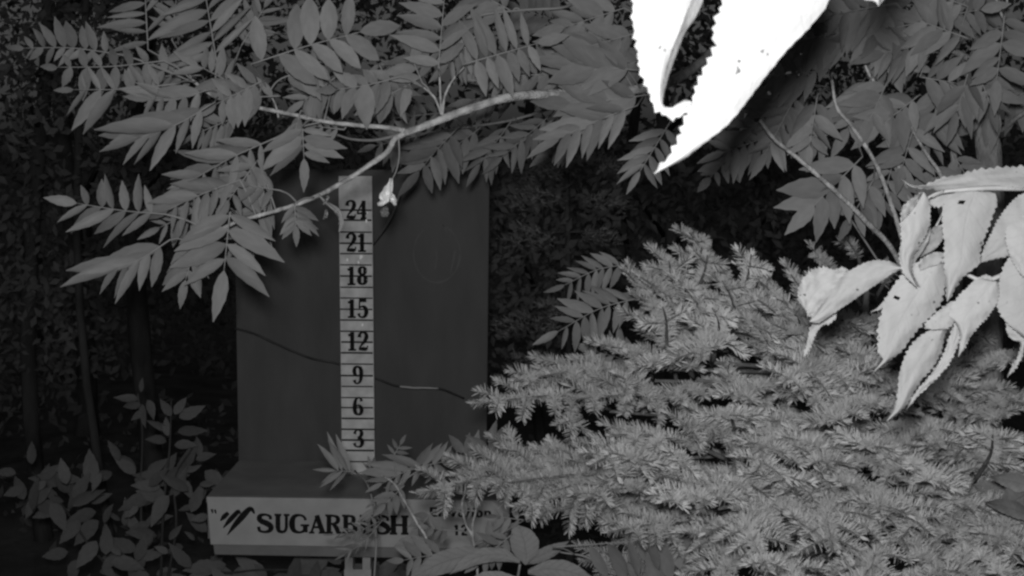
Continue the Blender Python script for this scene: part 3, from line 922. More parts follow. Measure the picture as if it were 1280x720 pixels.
# bottom edge fern-like leaflets
sh4 = thing('rowan_shoot', 'rowan leaf arching along the bottom edge below the fir', 'seedling', P(790, 1040, 2.3))
branch(sh4, [(800, gpt(800, 2.3) + 6, 2.3), (800, 860, 2.3), (770, 740, 2.25), (740, 700, 2.2), (700, 690, 2.2)], 2.2, 1.2, M_RACHIS)
CL(sh4, (690, 684), (830, 674), 2.15, 5, None, (46, 64), w=0.32, sag=0, attach=(720, 694, 2.2), term=False, prof='oval')
CL(sh4, (800, 760), (860, 700), 2.2, 4, (40, 60), (44, 60), w=0.4, attach=(800, 800, 2.3), prof='ovate')
CL(sh4, (790, 750), (812, 690), 2.25, 4, (34, 50), (34, 50), w=0.4, attach=(800, 800, 2.3), prof='ovate')
CL(sh4, (850, 760), (840, 660), 2.3, 5, (34, 50), (34, 50), w=0.44, attach=(800, 840, 2.3), prof='ovate')

# ------------------------------------------------------------------ traced broad leaves
def add_veins(m, amount, strength):
    N, L = m.node_tree.nodes, m.node_tree.links
    b = N['Principled BSDF']
    uv = N.new('ShaderNodeUVMap')
    uv.uv_map = 'leaf'
    sp = N.new('ShaderNodeSeparateXYZ')
    L.new(uv.outputs[0], sp.inputs[0])

    def mth(op, a, c=None):
        n = N.new('ShaderNodeMath')
        n.operation = op
        for i, q in enumerate((a, c)):
            if q is None:
                continue
            if isinstance(q, (int, float)):
                n.inputs[i].default_value = q
            else:
                L.new(q, n.inputs[i])
        return n.outputs[0]
    av = mth('ABSOLUTE', sp.outputs[1])
    ph = mth('MULTIPLY', mth('SUBTRACT', sp.outputs[0], mth('MULTIPLY', av, 0.16)), 9.0)
    fr = mth('ABSOLUTE', mth('SUBTRACT', mth('FRACT', ph), 0.5))
    side = mth('SUBTRACT', 1.0, mth('MINIMUM', mth('MULTIPLY', fr, 11.0), 1.0))
    midr = mth('SUBTRACT', 1.0, mth('MINIMUM', mth('MULTIPLY', av, 16.0), 1.0))
    vein = mth('MAXIMUM', mth('MULTIPLY', side, 0.6), midr)
    old = b.inputs['Base Color'].links[0].from_socket
    mul = N.new('ShaderNodeMix')
    mul.data_type = 'RGBA'
    mul.blend_type = 'MULTIPLY'
    L.new(vein, mul.inputs[0])
    L.new(old, mul.inputs[6])
    mul.inputs[7].default_value = (amount, amount, amount, 1)
    L.new(mul.outputs[2], b.inputs['Base Color'])
    bp = N.new('ShaderNodeBump')
    bp.inputs['Strength'].default_value = strength
    bp.inputs['Distance'].default_value = 0.002
    bp.invert = True
    L.new(vein, bp.inputs['Height'])
    if b.inputs['Normal'].links:
        L.new(b.inputs['Normal'].links[0].from_socket, bp.inputs['Normal'])
    L.new(bp.outputs[0], b.inputs['Normal'])


add_veins(M_NEAR, 0.93, 0.16)
_N, _L = M_NEAR.node_tree.nodes, M_NEAR.node_tree.links      # small blemishes
_b = _N['Principled BSDF']
_nz = _N.new('ShaderNodeTexNoise')
_nz.inputs['Scale'].default_value = 190
_nz.inputs['Detail'].default_value = 1
_tc = _N.new('ShaderNodeTexCoord')
_L.new(_tc.outputs['Object'], _nz.inputs['Vector'])
_mr = _N.new('ShaderNodeMapRange')
_mr.inputs['From Min'].default_value = 0.745
_mr.inputs['From Max'].default_value = 0.785
_L.new(_nz.outputs['Fac'], _mr.inputs['Value'])
_mx = _N.new('ShaderNodeMix')
_mx.data_type = 'RGBA'
_L.new(_mr.outputs[0], _mx.inputs[0])
_L.new(_b.inputs['Base Color'].links[0].from_socket, _mx.inputs[6])
_mx.inputs[7].default_value = (0.1, 0.1, 0.1, 1)
_L.new(_mx.outputs[2], _b.inputs['Base Color'])
add_veins(M_BROAD, 0.86, 0.4)


def edge_leaf(parent, Lp, Rp, d, depth=None, m=M_NEAR, serr=2.2, nu=46, nv=9, name='leaf', wrinkle=0.0008, holes=(), thick=0.0003):
    """blade between two edge polylines (base -> tip, photograph pixels); depth(u, v) adds metres"""
    def resamp(pp):
        q = np.array(pp, dtype=float)
        c0 = np.concatenate([[0], np.cumsum(np.hypot(*np.diff(q, axis=0).T))])
        tt = np.linspace(0, c0[-1], 160)
        c = np.stack([np.interp(tt, c0, q[:, 0]), np.interp(tt, c0, q[:, 1])], 1)
        k = catmull(pp, 160)
        c = 0.75 * c + 0.25 * k
        s = np.concatenate([[0], np.cumsum(np.hypot(*np.diff(c, axis=0).T))])
        t = tr * s[-1]
        return np.stack([np.interp(t, s, c[:, 0]), np.interp(t, s, c[:, 1])], 1)
    tr = np.linspace(0, 1, nu)
    tr[1:-1] += np.array([random.uniform(-.32, .32) for _ in range(nu - 2)]) / nu
    a, b = resamp(Lp), resamp(Rp)
    ph = random.uniform(0, 9)
    V, F = [], []
    for i in range(nu):
        u = i / (nu - 1)
        ax = b[i] - a[i]
        wl = np.hypot(*ax) + 1e-6
        nrm = ax / wl
        for j in range(nv):
            v = j / (nv - 1) * 2 - 1
            q = a[i] + ax * (j / (nv - 1))
            if abs(v) == 1 and serr and wl > 3:
                sr = serr if not isinstance(serr, tuple) else (serr[0] if v < 0 else serr[1])
                amp = sr * (0.75 if i % 2 else -0.35) * random.uniform(0.15, 1.5)
                q = q + nrm * v * amp
            dd = d + 0.24 * (depth(u, v) if depth else 0)
            dd += wrinkle * (math.sin(u * 22 + abs(v) * 5 + ph) * (0.3 + abs(v)) + 0.6 * math.sin(u * 9 + v * 3 + ph * 2))
            dd += 0.0012 * math.exp(-(v / 0.12) ** 2)
            V.append(P(q[0], q[1], dd))
    for i in range(nu - 1):
        for j in range(nv - 1):
            cx, cy = (a[i] + (b[i] - a[i]) * ((j + .5) / (nv - 1)))
            if any(abs(cx - hx) < hr and abs(cy - hy) < hr * 1.5 for hx, hy, hr in holes):
                continue
            k = i * nv + j
            F.append((k, k + 1, k + nv + 1, k + nv))
    o = mesh_obj(name, V, F, m, parent)
    ul = o.data.uv_layers.new(name='leaf')
    for lp in o.data.loops:
        i, j = divmod(lp.vertex_index, nv)
        ul.data[lp.index].uv = (i / (nu - 1), j / (nv - 1) * 2 - 1)
    s = o.modifiers.new('solid', 'SOLIDIFY')
    s.thickness = thick
    s.use_rim = False
    return o


# --- overexposed leaves close to the lens
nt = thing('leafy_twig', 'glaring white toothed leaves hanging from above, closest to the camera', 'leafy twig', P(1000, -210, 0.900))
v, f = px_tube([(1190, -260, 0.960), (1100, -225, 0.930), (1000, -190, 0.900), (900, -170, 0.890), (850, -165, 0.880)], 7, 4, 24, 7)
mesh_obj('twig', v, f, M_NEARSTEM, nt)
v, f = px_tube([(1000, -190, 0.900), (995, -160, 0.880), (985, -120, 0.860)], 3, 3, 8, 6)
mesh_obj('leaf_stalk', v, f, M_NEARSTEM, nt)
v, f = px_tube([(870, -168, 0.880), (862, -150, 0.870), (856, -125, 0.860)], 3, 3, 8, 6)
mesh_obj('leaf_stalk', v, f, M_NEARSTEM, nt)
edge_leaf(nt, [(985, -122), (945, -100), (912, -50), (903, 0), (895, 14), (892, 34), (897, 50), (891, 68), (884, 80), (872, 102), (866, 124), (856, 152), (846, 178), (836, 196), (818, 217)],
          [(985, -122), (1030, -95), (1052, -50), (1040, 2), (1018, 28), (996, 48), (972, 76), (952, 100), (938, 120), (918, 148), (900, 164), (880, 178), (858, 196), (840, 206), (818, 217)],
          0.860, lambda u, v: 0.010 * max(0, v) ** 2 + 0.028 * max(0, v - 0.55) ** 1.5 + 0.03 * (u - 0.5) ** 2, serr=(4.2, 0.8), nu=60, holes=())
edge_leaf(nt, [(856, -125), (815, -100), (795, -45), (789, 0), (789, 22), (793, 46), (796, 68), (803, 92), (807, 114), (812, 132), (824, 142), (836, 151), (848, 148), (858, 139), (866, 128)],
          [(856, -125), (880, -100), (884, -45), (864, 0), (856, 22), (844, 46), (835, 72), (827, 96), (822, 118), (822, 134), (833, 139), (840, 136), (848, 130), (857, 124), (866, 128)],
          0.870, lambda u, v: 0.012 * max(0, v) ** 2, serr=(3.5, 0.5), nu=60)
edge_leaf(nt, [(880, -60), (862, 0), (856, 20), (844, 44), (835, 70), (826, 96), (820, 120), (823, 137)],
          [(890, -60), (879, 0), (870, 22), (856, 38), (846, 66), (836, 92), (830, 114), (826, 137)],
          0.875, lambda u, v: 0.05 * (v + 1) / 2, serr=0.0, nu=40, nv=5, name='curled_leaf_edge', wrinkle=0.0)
edge_leaf(nt, [(1160, -200), (1100, -150), (1075, -90), (1070, -40), (1068, -12), (1082, 0), (1094, 1), (1098, 7)],
          [(1160, -200), (1150, -140), (1130, -90), (1118, -40), (1110, -14), (1106, -2), (1103, 3), (1098, 7)], 0.900, None, serr=3.5, nu=30)
v, f = px_tube([(1150, -245, 0.950), (1162, -220, 0.930), (1160, -200, 0.900)], 3, 3, 8, 6)
mesh_obj('leaf_stalk', v, f, M_NEARSTEM, nt)

# --- bright cluster at the right edge
ct = thing('leafy_twig', 'bright pale drooping leaf cluster reaching in from the right edge', 'leafy twig', P(1420, 230, 1.32))
DC = 1.30
v, f = px_tube([(1420, 222, 1.36), (1340, 231, 1.33), (1280, 235, 1.30), (1240, 235, 1.29), (1205, 237, 1.285), (1178, 240, 1.285), (1165, 246, 1.285)], 5, 1.6, 30, 7)
mesh_obj('twig', v, f, M_NEARSTEM, ct)
v, f = px_tube([(1180, 239, 1.285), (1172, 241, 1.28), (1162, 246, 1.28), (1154, 252, 1.28)], 1.8, 1.2, 10, 6)
mesh_obj('leaf_stalk', v, f, M_NEARSTEM, ct)
v, f = px_tube([(1340, 231, 1.33), (1310, 290, 1.35), (1280, 330, 1.34), (1250, 345, 1.33), (1225, 350, 1.33), (1180, 330, 1.34), (1140, 334, 1.33), (1118, 336, 1.32)], 4.2, 1.4, 40, 7)
mesh_obj('twig', v, f, M_NEARSTEM, ct)


def stalk(a, b, d):
    v, f = px_tube([(a[0], a[1], d + 0.02), ((a[0] + b[0]) / 2, (a[1] + b[1]) / 2 - 2, d + 0.01), (b[0], b[1], d)], 1.6, 1.2, 8, 6)
    mesh_obj('leaf_stalk', v, f, M_NEARSTEM, ct)


EL = edge_leaf
# leaf lying along the twig, tip curling left
EL(ct, [(1340, 216), (1300, 208), (1268, 210), (1243, 208), (1222, 212), (1208, 218), (1196, 219), (1180, 221), (1166, 227), (1156, 232), (1140, 232), (1125, 223)],
   [(1340, 232), (1300, 234), (1268, 235), (1243, 236), (1222, 237), (1208, 238), (1196, 239), (1180, 238.5), (1166, 237), (1156, 235), (1140, 234), (1125, 223)],
   DC - 0.01, lambda u, v: 0.035 * (1 - v) / 2, serr=2.7)
# lower half of that leaf, folded under
EL(ct, [(1225, 238), (1205, 239), (1185, 242), (1168, 247), (1162, 251)], [(1225, 240), (1212, 246), (1190, 255), (1172, 259), (1162, 256)], DC + 0.012, None, serr=2.0, nu=24, nv=5)
# curled hanging leaf at the cluster's left
EL(ct, [(1153, 240), (1140, 248), (1128, 259), (1126, 280), (1127, 300), (1124, 318), (1126, 334), (1133, 347), (1146, 359)],
   [(1155, 241), (1161, 250), (1163, 264), (1162, 280), (1156, 296), (1148, 309), (1140, 322), (1139, 340), (1146, 359)],
   DC - 0.035, lambda u, v: 0.012 * v * v + 0.03 * max(0, v) ** 2 * u, serr=2.0)
EL(ct, [(1127, 262), (1134, 253), (1143, 246), (1153, 240)], [(1127, 276), (1136, 267), (1146, 254), (1153, 240)], DC - 0.045, lambda u, v: 0.02 * (1 - v), serr=0.9, nu=20, nv=5, name='curled_leaf_edge')
EL(ct, [(1161, 284), (1156, 298), (1146, 310), (1138, 324), (1136, 340), (1145, 358)], [(1163, 284), (1161, 300), (1153, 314), (1144, 326), (1141, 342), (1150, 359)],
   DC - 0.01, lambda u, v: 0.03 * (1 + v) / 2, serr=0.5, nu=24, nv=5, name='curled_leaf_edge')
# pieces of a leaf behind
EL(ct, [(1168, 283), (1160, 292), (1153, 306), (1146, 322)], [(1180, 280), (1180, 296), (1170, 310), (1150, 322)], DC + 0.04, lambda u, v: 0.02 * v, serr=0.8, nu=24, nv=5)
stalk((1190, 250), (1170, 283), DC + 0.045)
# broad hanging leaf, centre
EL(ct, [(1216, 239), (1195, 240), (1181, 252), (1177, 266), (1178, 282), (1181, 304), (1180, 326), (1182, 350), (1184, 377)],
   [(1216, 239), (1236, 240), (1246, 243), (1246, 256), (1234, 287), (1225, 311), (1224, 331), (1211, 339), (1201, 348), (1184, 377)],
   DC - 0.02, lambda u, v: 0.018 * v * v - 0.01 * u, serr=2.2, holes=((1204, 252, 1.6),))
# leaf right of it, partly outside the frame
EL(ct, [(1290, 236), (1268, 248), (1254, 264), (1243, 284), (1234, 302), (1227, 318), (1226, 328)], [(1340, 240), (1345, 262), (1335, 284), (1315, 302), (1285, 314), (1255, 321), (1226, 328)],
   DC + 0.015, lambda u, v: 0.012 * v * v + 0.004 * math.sin(v * 7), serr=2.0)
EL(ct, [(1300, 262), (1272, 272), (1258, 284), (1257, 300), (1262, 318), (1270, 334), (1279, 346)], [(1320, 262), (1330, 280), (1325, 300), (1312, 320), (1298, 336), (1279, 346)],
   DC - 0.03, lambda u, v: 0.015 * v * v, serr=2.0)
# large right leaf with crinkled tail
EL(ct, [(1290, 300), (1268, 312), (1255, 332), (1248, 356), (1244, 378), (1251, 394), (1259, 404), (1270, 413), (1283, 424)], [(1300, 300), (1330, 320), (1345, 350), (1345, 380), (1330, 404), (1310, 418), (1283, 424)],
   DC - 0.01, lambda u, v: 0.02 * v * v, serr=2.5)
EL(ct, [(1258, 402), (1258, 414), (1264, 424), (1277, 428), (1272, 446), (1266, 456), (1259, 472)], [(1266, 404), (1272, 416), (1282, 424), (1281, 434), (1277, 448), (1271, 458), (1259, 472)],
   DC + 0.012, lambda u, v: 0.012 * math.sin(u * 11), serr=2.0, nu=30, nv=5)
# folded leaf pointing left, with rounded end and tail
EL(ct, [(1127, 334), (1112, 327), (1095, 325), (1080, 329), (1064, 337), (1050, 348), (1042, 362), (1030, 378), (1018, 392), (1012, 402)],
   [(1127, 336), (1116, 341), (1104, 349), (1088, 360), (1072, 371), (1056, 382), (1044, 390), (1034, 397), (1022, 404), (1012, 402)],
   DC - 0.03, lambda u, v: 0.016 * v * v, serr=0.9)
EL(ct, [(1060, 340), (1045, 338), (1030, 334), (1016, 337), (1004, 348), (997, 364), (999, 378), (1009, 390)], [(1062, 352), (1054, 362), (1046, 370), (1038, 378), (1030, 386), (1022, 392), (1015, 396), (1009, 396)],
   DC - 0.005, lambda u, v: 0.006 * math.sin(v * 9 + u * 2) + 0.012 * v * v, serr=2.5, wrinkle=0.002)
EL(ct, [(1046, 388), (1034, 396), (1020, 402), (1012, 410), (1009, 428), (1003, 449)], [(1045, 398), (1036, 405), (1028, 406), (1020, 416), (1014, 432), (1003, 449)], DC + 0.008, lambda u, v: 0.01 * math.sin(u * 9), serr=2.2, nu=30, nv=5)
EL(ct, [(1060, 337), (1052, 334), (1044, 338)], [(1064, 345), (1054, 346), (1048, 347)], DC + 0.01, None, serr=2.0, nu=16, nv=4)
# big lower leaf with a hole
EL(ct, [(1172, 316), (1150, 326), (1128, 344), (1114, 360), (1105, 380), (1099, 402), (1097, 424), (1098, 444), (1105, 447), (1092, 465)],
   [(1174, 316), (1182, 322), (1182, 354), (1176, 378), (1164, 394), (1152, 406), (1137, 424), (1126, 440), (1108, 453), (1092, 465)],
   DC + 0.0, lambda u, v: 0.014 * v * v + 0.02 * max(0, v) ** 2, serr=2.9, holes=((1123, 373, 1.8),))
EL(ct, [(1182, 316), (1168, 315), (1154, 322), (1148, 332)], [(1184, 326), (1174, 330), (1162, 333), (1150, 338)], DC - 0.012, lambda u, v: 0.01 * v, serr=0.8, nu=20, nv=5)
EL(ct, [(1117, 356), (1108, 372), (1098, 384), (1088, 390)], [(1118, 362), (1111, 376), (1101, 387), (1088, 390)], DC + 0.03, None, serr=0.2, nu=16, nv=4)
# pair of folded lobes, lowest leaf
EL(ct, [(1186, 398), (1164, 412), (1148, 422), (1136, 436), (1127, 455), (1123, 476), (1122, 496), (1118, 510), (1108, 527)],
   [(1188, 398), (1180, 420), (1176, 440), (1166, 458), (1152, 474), (1142, 490), (1134, 504), (1124, 516), (1108, 527)],
   DC - 0.005, lambda u, v: 0.012 * v * v + 0.018 * max(0, v) ** 3, serr=2.2)
EL(ct, [(1194, 402), (1186, 424), (1180, 442), (1168, 462), (1152, 482), (1140, 496), (1133, 513)], [(1198, 402), (1200, 420), (1194, 440), (1184, 458), (1166, 478), (1148, 494), (1133, 513)],
   DC + 0.006, lambda u, v: 0.014 * (1 - v) / 2, serr=2.0)
EL(ct, [(1190, 376), (1174, 388), (1160, 400), (1155, 410), (1166, 412)], [(1196, 380), (1196, 394), (1190, 406), (1180, 412), (1166, 412)], DC - 0.018, lambda u, v: 0.012 * v * v, serr=2.5, nu=24, nv=7)
# right lower leaf
EL(ct, [(1244, 352), (1226, 348), (1206, 362), (1192, 378), (1186, 394), (1196, 404), (1201, 420), (1198, 446)], [(1246, 352), (1249, 364), (1245, 380), (1234, 396), (1222, 408), (1212, 422), (1206, 434), (1198, 446)],
   DC - 0.026, lambda u, v: 0.016 * v * v, serr=2.0)
EL(ct, [(1240, 346), (1230, 343), (1216, 352), (1204, 366)], [(1240, 352), (1232, 352), (1220, 362), (1208, 374)], DC + 0.0, None, serr=1.7, nu=18, nv=4)

# --- broad leaves along the bottom edge
bl = thing('broadleaf_seedling', 'low seedling with large smooth leaves at the bottom edge below the lettering', 'seedling', P(640, 1040, 2.3))
v, f = px_tube([(640, gpt(640, 2.3) + 6, 2.3), (640, 860, 2.3), (642, 760, 2.28), (650, 705, 2.25)], 2.4, 1.6, 20, 7)
mesh_obj('stem', v, f, M_RACHIS, bl)
EL(bl, [(604, 688), (585, 682), (560, 686), (540, 694), (520, 712), (508, 728)], [(606, 692), (596, 702), (580, 710), (560, 716), (538, 722), (508, 728)], 2.22, lambda u, v: 0.009 * v * v, M_BROAD, 0.4, 24, 7)
EL(bl, [(650, 700), (632, 686), (606, 684), (586, 692), (572, 704), (562, 718)], [(650, 704), (636, 702), (616, 702), (596, 706), (580, 712), (562, 718)], 2.18, lambda u, v: 0.011 * v * v, M_BROAD, 0.4, 24, 7)
EL(bl, [(656, 706), (640, 690), (637, 674), (640, 662), (648, 656)], [(658, 706), (672, 692), (674, 676), (664, 662), (648, 656)], 2.26, lambda u, v: 0.009 * v * v, M_BROAD, 0.4, 24, 7)
EL(bl, [(656, 702), (668, 690), (684, 682), (700, 678), (712, 676)], [(656, 706), (674, 704), (692, 696), (704, 686), (712, 676)], 2.28, lambda u, v: 0.009 * v * v, M_BROAD, 0.4, 20, 7)
EL(bl, [(660, 712), (684, 700), (706, 700), (724, 708), (744, 724)], [(660, 718), (684, 722), (704, 726), (724, 728), (744, 724)], 2.16, lambda u, v: 0.009 * v * v, M_BROAD, 0.4, 24, 7)
EL(bl, [(648, 722), (626, 714), (606, 714), (590, 722), (578, 734)], [(648, 730), (626, 734), (606, 738), (590, 738), (578, 734)], 2.14, lambda u, v: 0.009 * v * v, M_BROAD, 0.4, 20, 7)
EL(bl, [(530, 672), (514, 668), (500, 674), (492, 684)], [(532, 676), (526, 688), (512, 694), (492, 684)], 2.35, lambda u, v: 0.009 * v * v, M_BROAD, 0.4, 18, 7)
br = thing('broadleaf_seedling', 'seedling with overlapping rounded leaves in the bottom right corner', 'seedling', P(1260, 1000, 2.1))
v, f = px_tube([(1262, gpt(1262, 2.1) + 6, 2.1), (1260, 900, 2.1), (1262, 760, 2.06), (1268, 660, 2.04), (1270, 605, 2.02)], 2.6, 1.6, 24, 7)
mesh_obj('stem', v, f, M_RACHIS, br)
for Lq, Rq, dq in (
        ([(1290, 600), (1272, 591), (1252, 592), (1236, 597)], [(1290, 612), (1272, 616), (1252, 606), (1236, 597)], 2.0),
        ([(1288, 600), (1270, 604), (1256, 612), (1250, 630)], [(1294, 620), (1284, 640), (1266, 644), (1250, 630)], 2.02),
        ([(1290, 640), (1270, 626), (1250, 624), (1230, 628)], [(1290, 652), (1270, 648), (1250, 640), (1230, 628)], 1.98),
        ([(1262, 620), (1250, 604), (1232, 600), (1216, 606)], [(1262, 630), (1246, 632), (1230, 622), (1216, 606)], 2.2)):
    t1, t2 = random.uniform(-.06, .06), random.uniform(-.08, .08)
    EL(br, Lq, Rq, dq * 0.93, lambda u, v: 0.012 * v * v + t1 * v + t2 * u, M_BROAD, 0.7, 20, 7)

# ------------------------------------------------------------------ fir
def needles_on(path, rad0, up, side_len=0.0150, dens=2500, brush=(-0.6, 3.74), out=None):
    """needle verts / faces arrays along a world polyline"""
    pts = np.array([tuple(p) for p in path])
    seg = np.diff(pts, axis=0)
    sl_ = np.linalg.norm(seg, axis=1)
    tot = sl_.sum()
    n = max(6, int(tot * dens))
    cum = np.concatenate([[0], np.cumsum(sl_)])
    s = (np.arange(n) + rng.uniform(-.4, .4, n)) / n * tot
    s = np.clip(s, 0, tot - 1e-6)
    idx = np.clip(np.searchsorted(cum, s) - 1, 0, len(seg) - 1)
    T = seg[idx] / (sl_[idx][:, None] + 1e-9)
    base = pts[idx] + T * (s - cum[idx])[:, None]
    upv = np.tile(np.array(tuple(up)), (n, 1))
    S = np.cross(T, upv)
    S /= np.linalg.norm(S, axis=1)[:, None] + 1e-9
    Uv = np.cross(S, T)
    ph = rng.uniform(brush[0], brush[1], n)
    near_tip = (s / tot) ** 3
    el = np.radians(rng.normal(70, 4, n)) * (1 - 0.6 * near_tip)
    radial = S * np.cos(ph)[:, None] + Uv * np.sin(ph)[:, None]
    D = T * np.cos(el)[:, None] + radial * np.sin(el)[:, None]
    L = side_len * rng.uniform(0.75, 1.1, n) * (1 - 0.25 * near_tip)
    W = np.cross(D, radial + 0.35 * rng.normal(size=(n, 3)))
    W /= np.linalg.norm(W, axis=1)[:, None] + 1e-9
    hw = 0.00062 * rng.uniform(0.85, 1.2, n)
    bend = np.cross(W, D) * (L * rng.uniform(-.05, .09, n))[:, None]
    b0 = base + radial * rad0
    V = np.empty((n, 6, 3))
    V[:, 0] = b0 - W * hw[:, None] * 0.6
    V[:, 1] = b0 + W * hw[:, None] * 0.6
    mpt = b0 + D * (L * 0.55)[:, None] + bend
    V[:, 2] = mpt - W * hw[:, None]
    V[:, 3] = mpt + W * hw[:, None]
    e = b0 + D * L[:, None]
    V[:, 4] = e - W * hw[:, None] * 0.55
    V[:, 5] = e + W * hw[:, None] * 0.55
    k = (np.arange(n) * 6)[:, None]
    F = np.concatenate([k + np.array([0, 1, 3, 2]), k + np.array([2, 3, 5, 4])], 0)
    return V.reshape(-1, 3), F


def fast_mesh(name, V, F, m, parent, org):
    org = Vector(org)
    me = bpy.data.meshes.new(name)
    V = V - np.array(tuple(org))
    me.vertices.add(len(V))
    me.vertices.foreach_set('co', V.astype(np.float32).ravel())
    nf = len(F)
    me.loops.add(nf * 4)
    me.loops.foreach_set('vertex_index', F.astype(np.int32).ravel())
    me.polygons.add(nf)
    me.polygons.foreach_set('loop_start', np.arange(0, nf * 4, 4, dtype=np.int32))
    me.update(calc_edges=True)
    me.materials.append(m)
    o = bpy.data.objects.new(name, me)
    return link(o, parent, org)


def fir_bough(parent, base, tip, up, nl=0.0150, dens=2500, spread=1.0, sag=0.12, m=M_NEEDLE):
    """a bough from base to tip (world) with side twigs in one flat spray, needles all over"""
    base, tip = Vector(base), Vector(tip)
    ax = tip - base
    L = ax.length
    X = ax.normalized()
    Z = (Vector(up) - X * Vector(up).dot(X)).normalized()
    S = X.cross(Z)
    wood, NV, NF = [], [], []
    nvert = 0

    def add(path, r0, r1):
        nonlocal nvert
        k = len(path)
        wood.append(tube(path, [r0 + (r1 - r0) * i / (k - 1) for i in range(k)], 5))
        V, F = needles_on(path, 0.0012, Z, nl, dens)
        NV.append(V)
        NF.append(F + nvert)
        nvert += len(V)

    main = [base + ax * t + Z * (sag * L * math.sin(math.pi * t) * 0.5) + S * (0.02 * L * math.sin(5 * t + L * 40)) for t in np.linspace(0, 1, 10)]
    wood.append(tube(main, [0.004 - 0.0028 * i / 9 for i in range(10)], 6))
    V, F = needles_on(main[3:], 0.0015, Z, nl, dens)
    NV.append(V)
    NF.append(F + nvert)
    nvert += len(V)
    st = 0.05
    k = int(L * 0.78 / st)
    for i in range(k):
        t = 0.22 + 0.74 * (i + random.uniform(.2, .8)) / max(k, 1)
        for s in (-1, 1):
            if random.random() < 0.08:
                continue
            tl = (0.03 + (1 - t) * L * 0.24) * random.uniform(0.75, 1.2) * spread
            tl = min(tl, 0.095)
            p0 = base + ax * t + Z * (sag * L * math.sin(math.pi * t) * 0.5)
            an = R(random.uniform(42, 60))
            dv = (X * math.cos(an) + S * (s * math.sin(an)) + Z * random.uniform(-0.18, 0.2)).normalized()
            path = [p0 + dv * (tl * q) + X * (tl * 0.10 * q * q) - Vector((0, 0, 1)) * (tl * 0.1 * q * q) for q in np.linspace(0, 1, 5)]
            add(path, 0.0016, 0.0008)
            if tl > 0.085:
                for s2 in (-1, 1):
                    q = random.uniform(0.4, 0.6)
                    p1 = p0 + dv * (tl * q)
                    sd_ = dv.cross(Z).normalized() * s2
                    dv2 = (dv * 0.7 + sd_ * 0.7).normalized()
                    t2 = tl * random.uniform(0.35, 0.5)
                    add([p1 + dv2 * (t2 * e) for e in np.linspace(0, 1, 4)], 0.0012, 0.0007)
    v, f = join(wood)
    b = mesh_obj('bough', v, f, M_FIRTWIG, parent, base)
    o = fast_mesh('needles', np.concatenate(NV), np.concatenate(NF), m, b, base)
    o['kind'] = 'stuff'
    return b


fir = thing('fir_tree', 'bushy young fir with dense needled boughs filling the lower right', 'fir tree', P(1075, gpt(1075, 2.5), 2.5))
v, f = px_tube([(1075, gpt(1075, 2.5) + 8, 2.5), (1070, 700, 2.5), (1072, 500, 2.5), (1080, 420, 2.5), (1084, 345, 2.5)], 14, 3, 30, 9, 0.06)
mesh_obj('trunk', v, f, M_TRUNK, fir)
FT = [(778, 336, 2.0), (818, 316, 2.1), (862, 291, 2.15), (905, 303, 2.12), (938, 318, 2.08), (990, 345, 2.05), (1020, 360, 2.0),
      (754, 432, 1.95), (800, 395, 2.08), (850, 372, 1.98), (890, 385, 1.9), (940, 400, 1.86), (1000, 415, 1.9), (1050, 400, 1.95),
      (588, 502, 2.02), (640, 474, 2.12), (668, 470, 2.16), (715, 496, 1.98), (770, 470, 1.95), (820, 455, 1.9), (880, 450, 1.85),
      (693, 556, 2.02), (765, 545, 1.92), (650, 580, 2.1), (518, 614, 2.05), (560, 592, 2.12), (610, 602, 2.08), (690, 596, 1.98), (740, 580, 1.95), (790, 575, 1.88), (850, 535, 1.82),
      (920, 500, 1.82), (980, 480, 1.82), (1050, 455, 1.86), (1090, 480, 1.88), (660, 640, 2.15), (735, 625, 2.0), (762, 668, 2.02), (830, 628, 1.84), (890, 600, 1.78), (950, 565, 1.76),
      (1030, 530, 1.78), (1085, 560, 1.8), (1150, 505, 1.95), (1200, 500, 1.95), (1262, 478, 1.98), (1300, 510, 1.98), (1180, 560, 1.85), (1245, 545, 1.9), (870, 690, 1.85), (930, 655, 1.76), (1000, 625, 1.72), (1070, 615, 1.72),
      (1130, 600, 1.76), (1190, 612, 1.8), (960, 715, 1.72), (1040, 690, 1.7), (1110, 680, 1.72), (1165, 665, 1.76), (1215, 640, 1.85), (1270, 690, 1.95), (1190, 730, 1.78), (1080, 740, 1.7), (900, 745, 1.8), (1000, 770, 1.72),
      (1120, 770, 1.74), (830, 770, 1.85), (1240, 770, 1.85)]
FT = FT + [(1225, 420, 2.05), (1285, 445, 2.0), (1150, 440, 2.1), (1100, 400, 2.1), (655, 622, 2.08), (1016, 322, 2.42), (1060, 300, 2.46), (1130, 330, 2.4)]
FT = FT + [(1215, 560, 1.98), (1245, 600, 2.02), (1205, 470, 2.02), (1262, 520, 2.0), (1275, 640, 2.05), (1170, 600, 2.0), (640, 612, 2.1)]
FT = FT + [(905, 520, 1.86), (965, 528, 1.84), (1005, 556, 1.82), (945, 588, 1.8), (885, 556, 1.86), (1055, 500, 1.86), (1010, 505, 1.88), (850, 575, 1.9), (825, 505, 1.95),
           (900, 470, 1.98), (960, 455, 1.98), (1040, 585, 1.8), (985, 600, 1.84), (820, 600, 1.95), (880, 640, 1.86), (1100, 640, 1.8), (1150, 555, 1.9), (770, 600, 2.0), (1010, 670, 1.78),
           (1210, 600, 1.95), (1255, 575, 2.0), (1180, 690, 1.9), (940, 430, 2.0), (1040, 430, 2.02)]
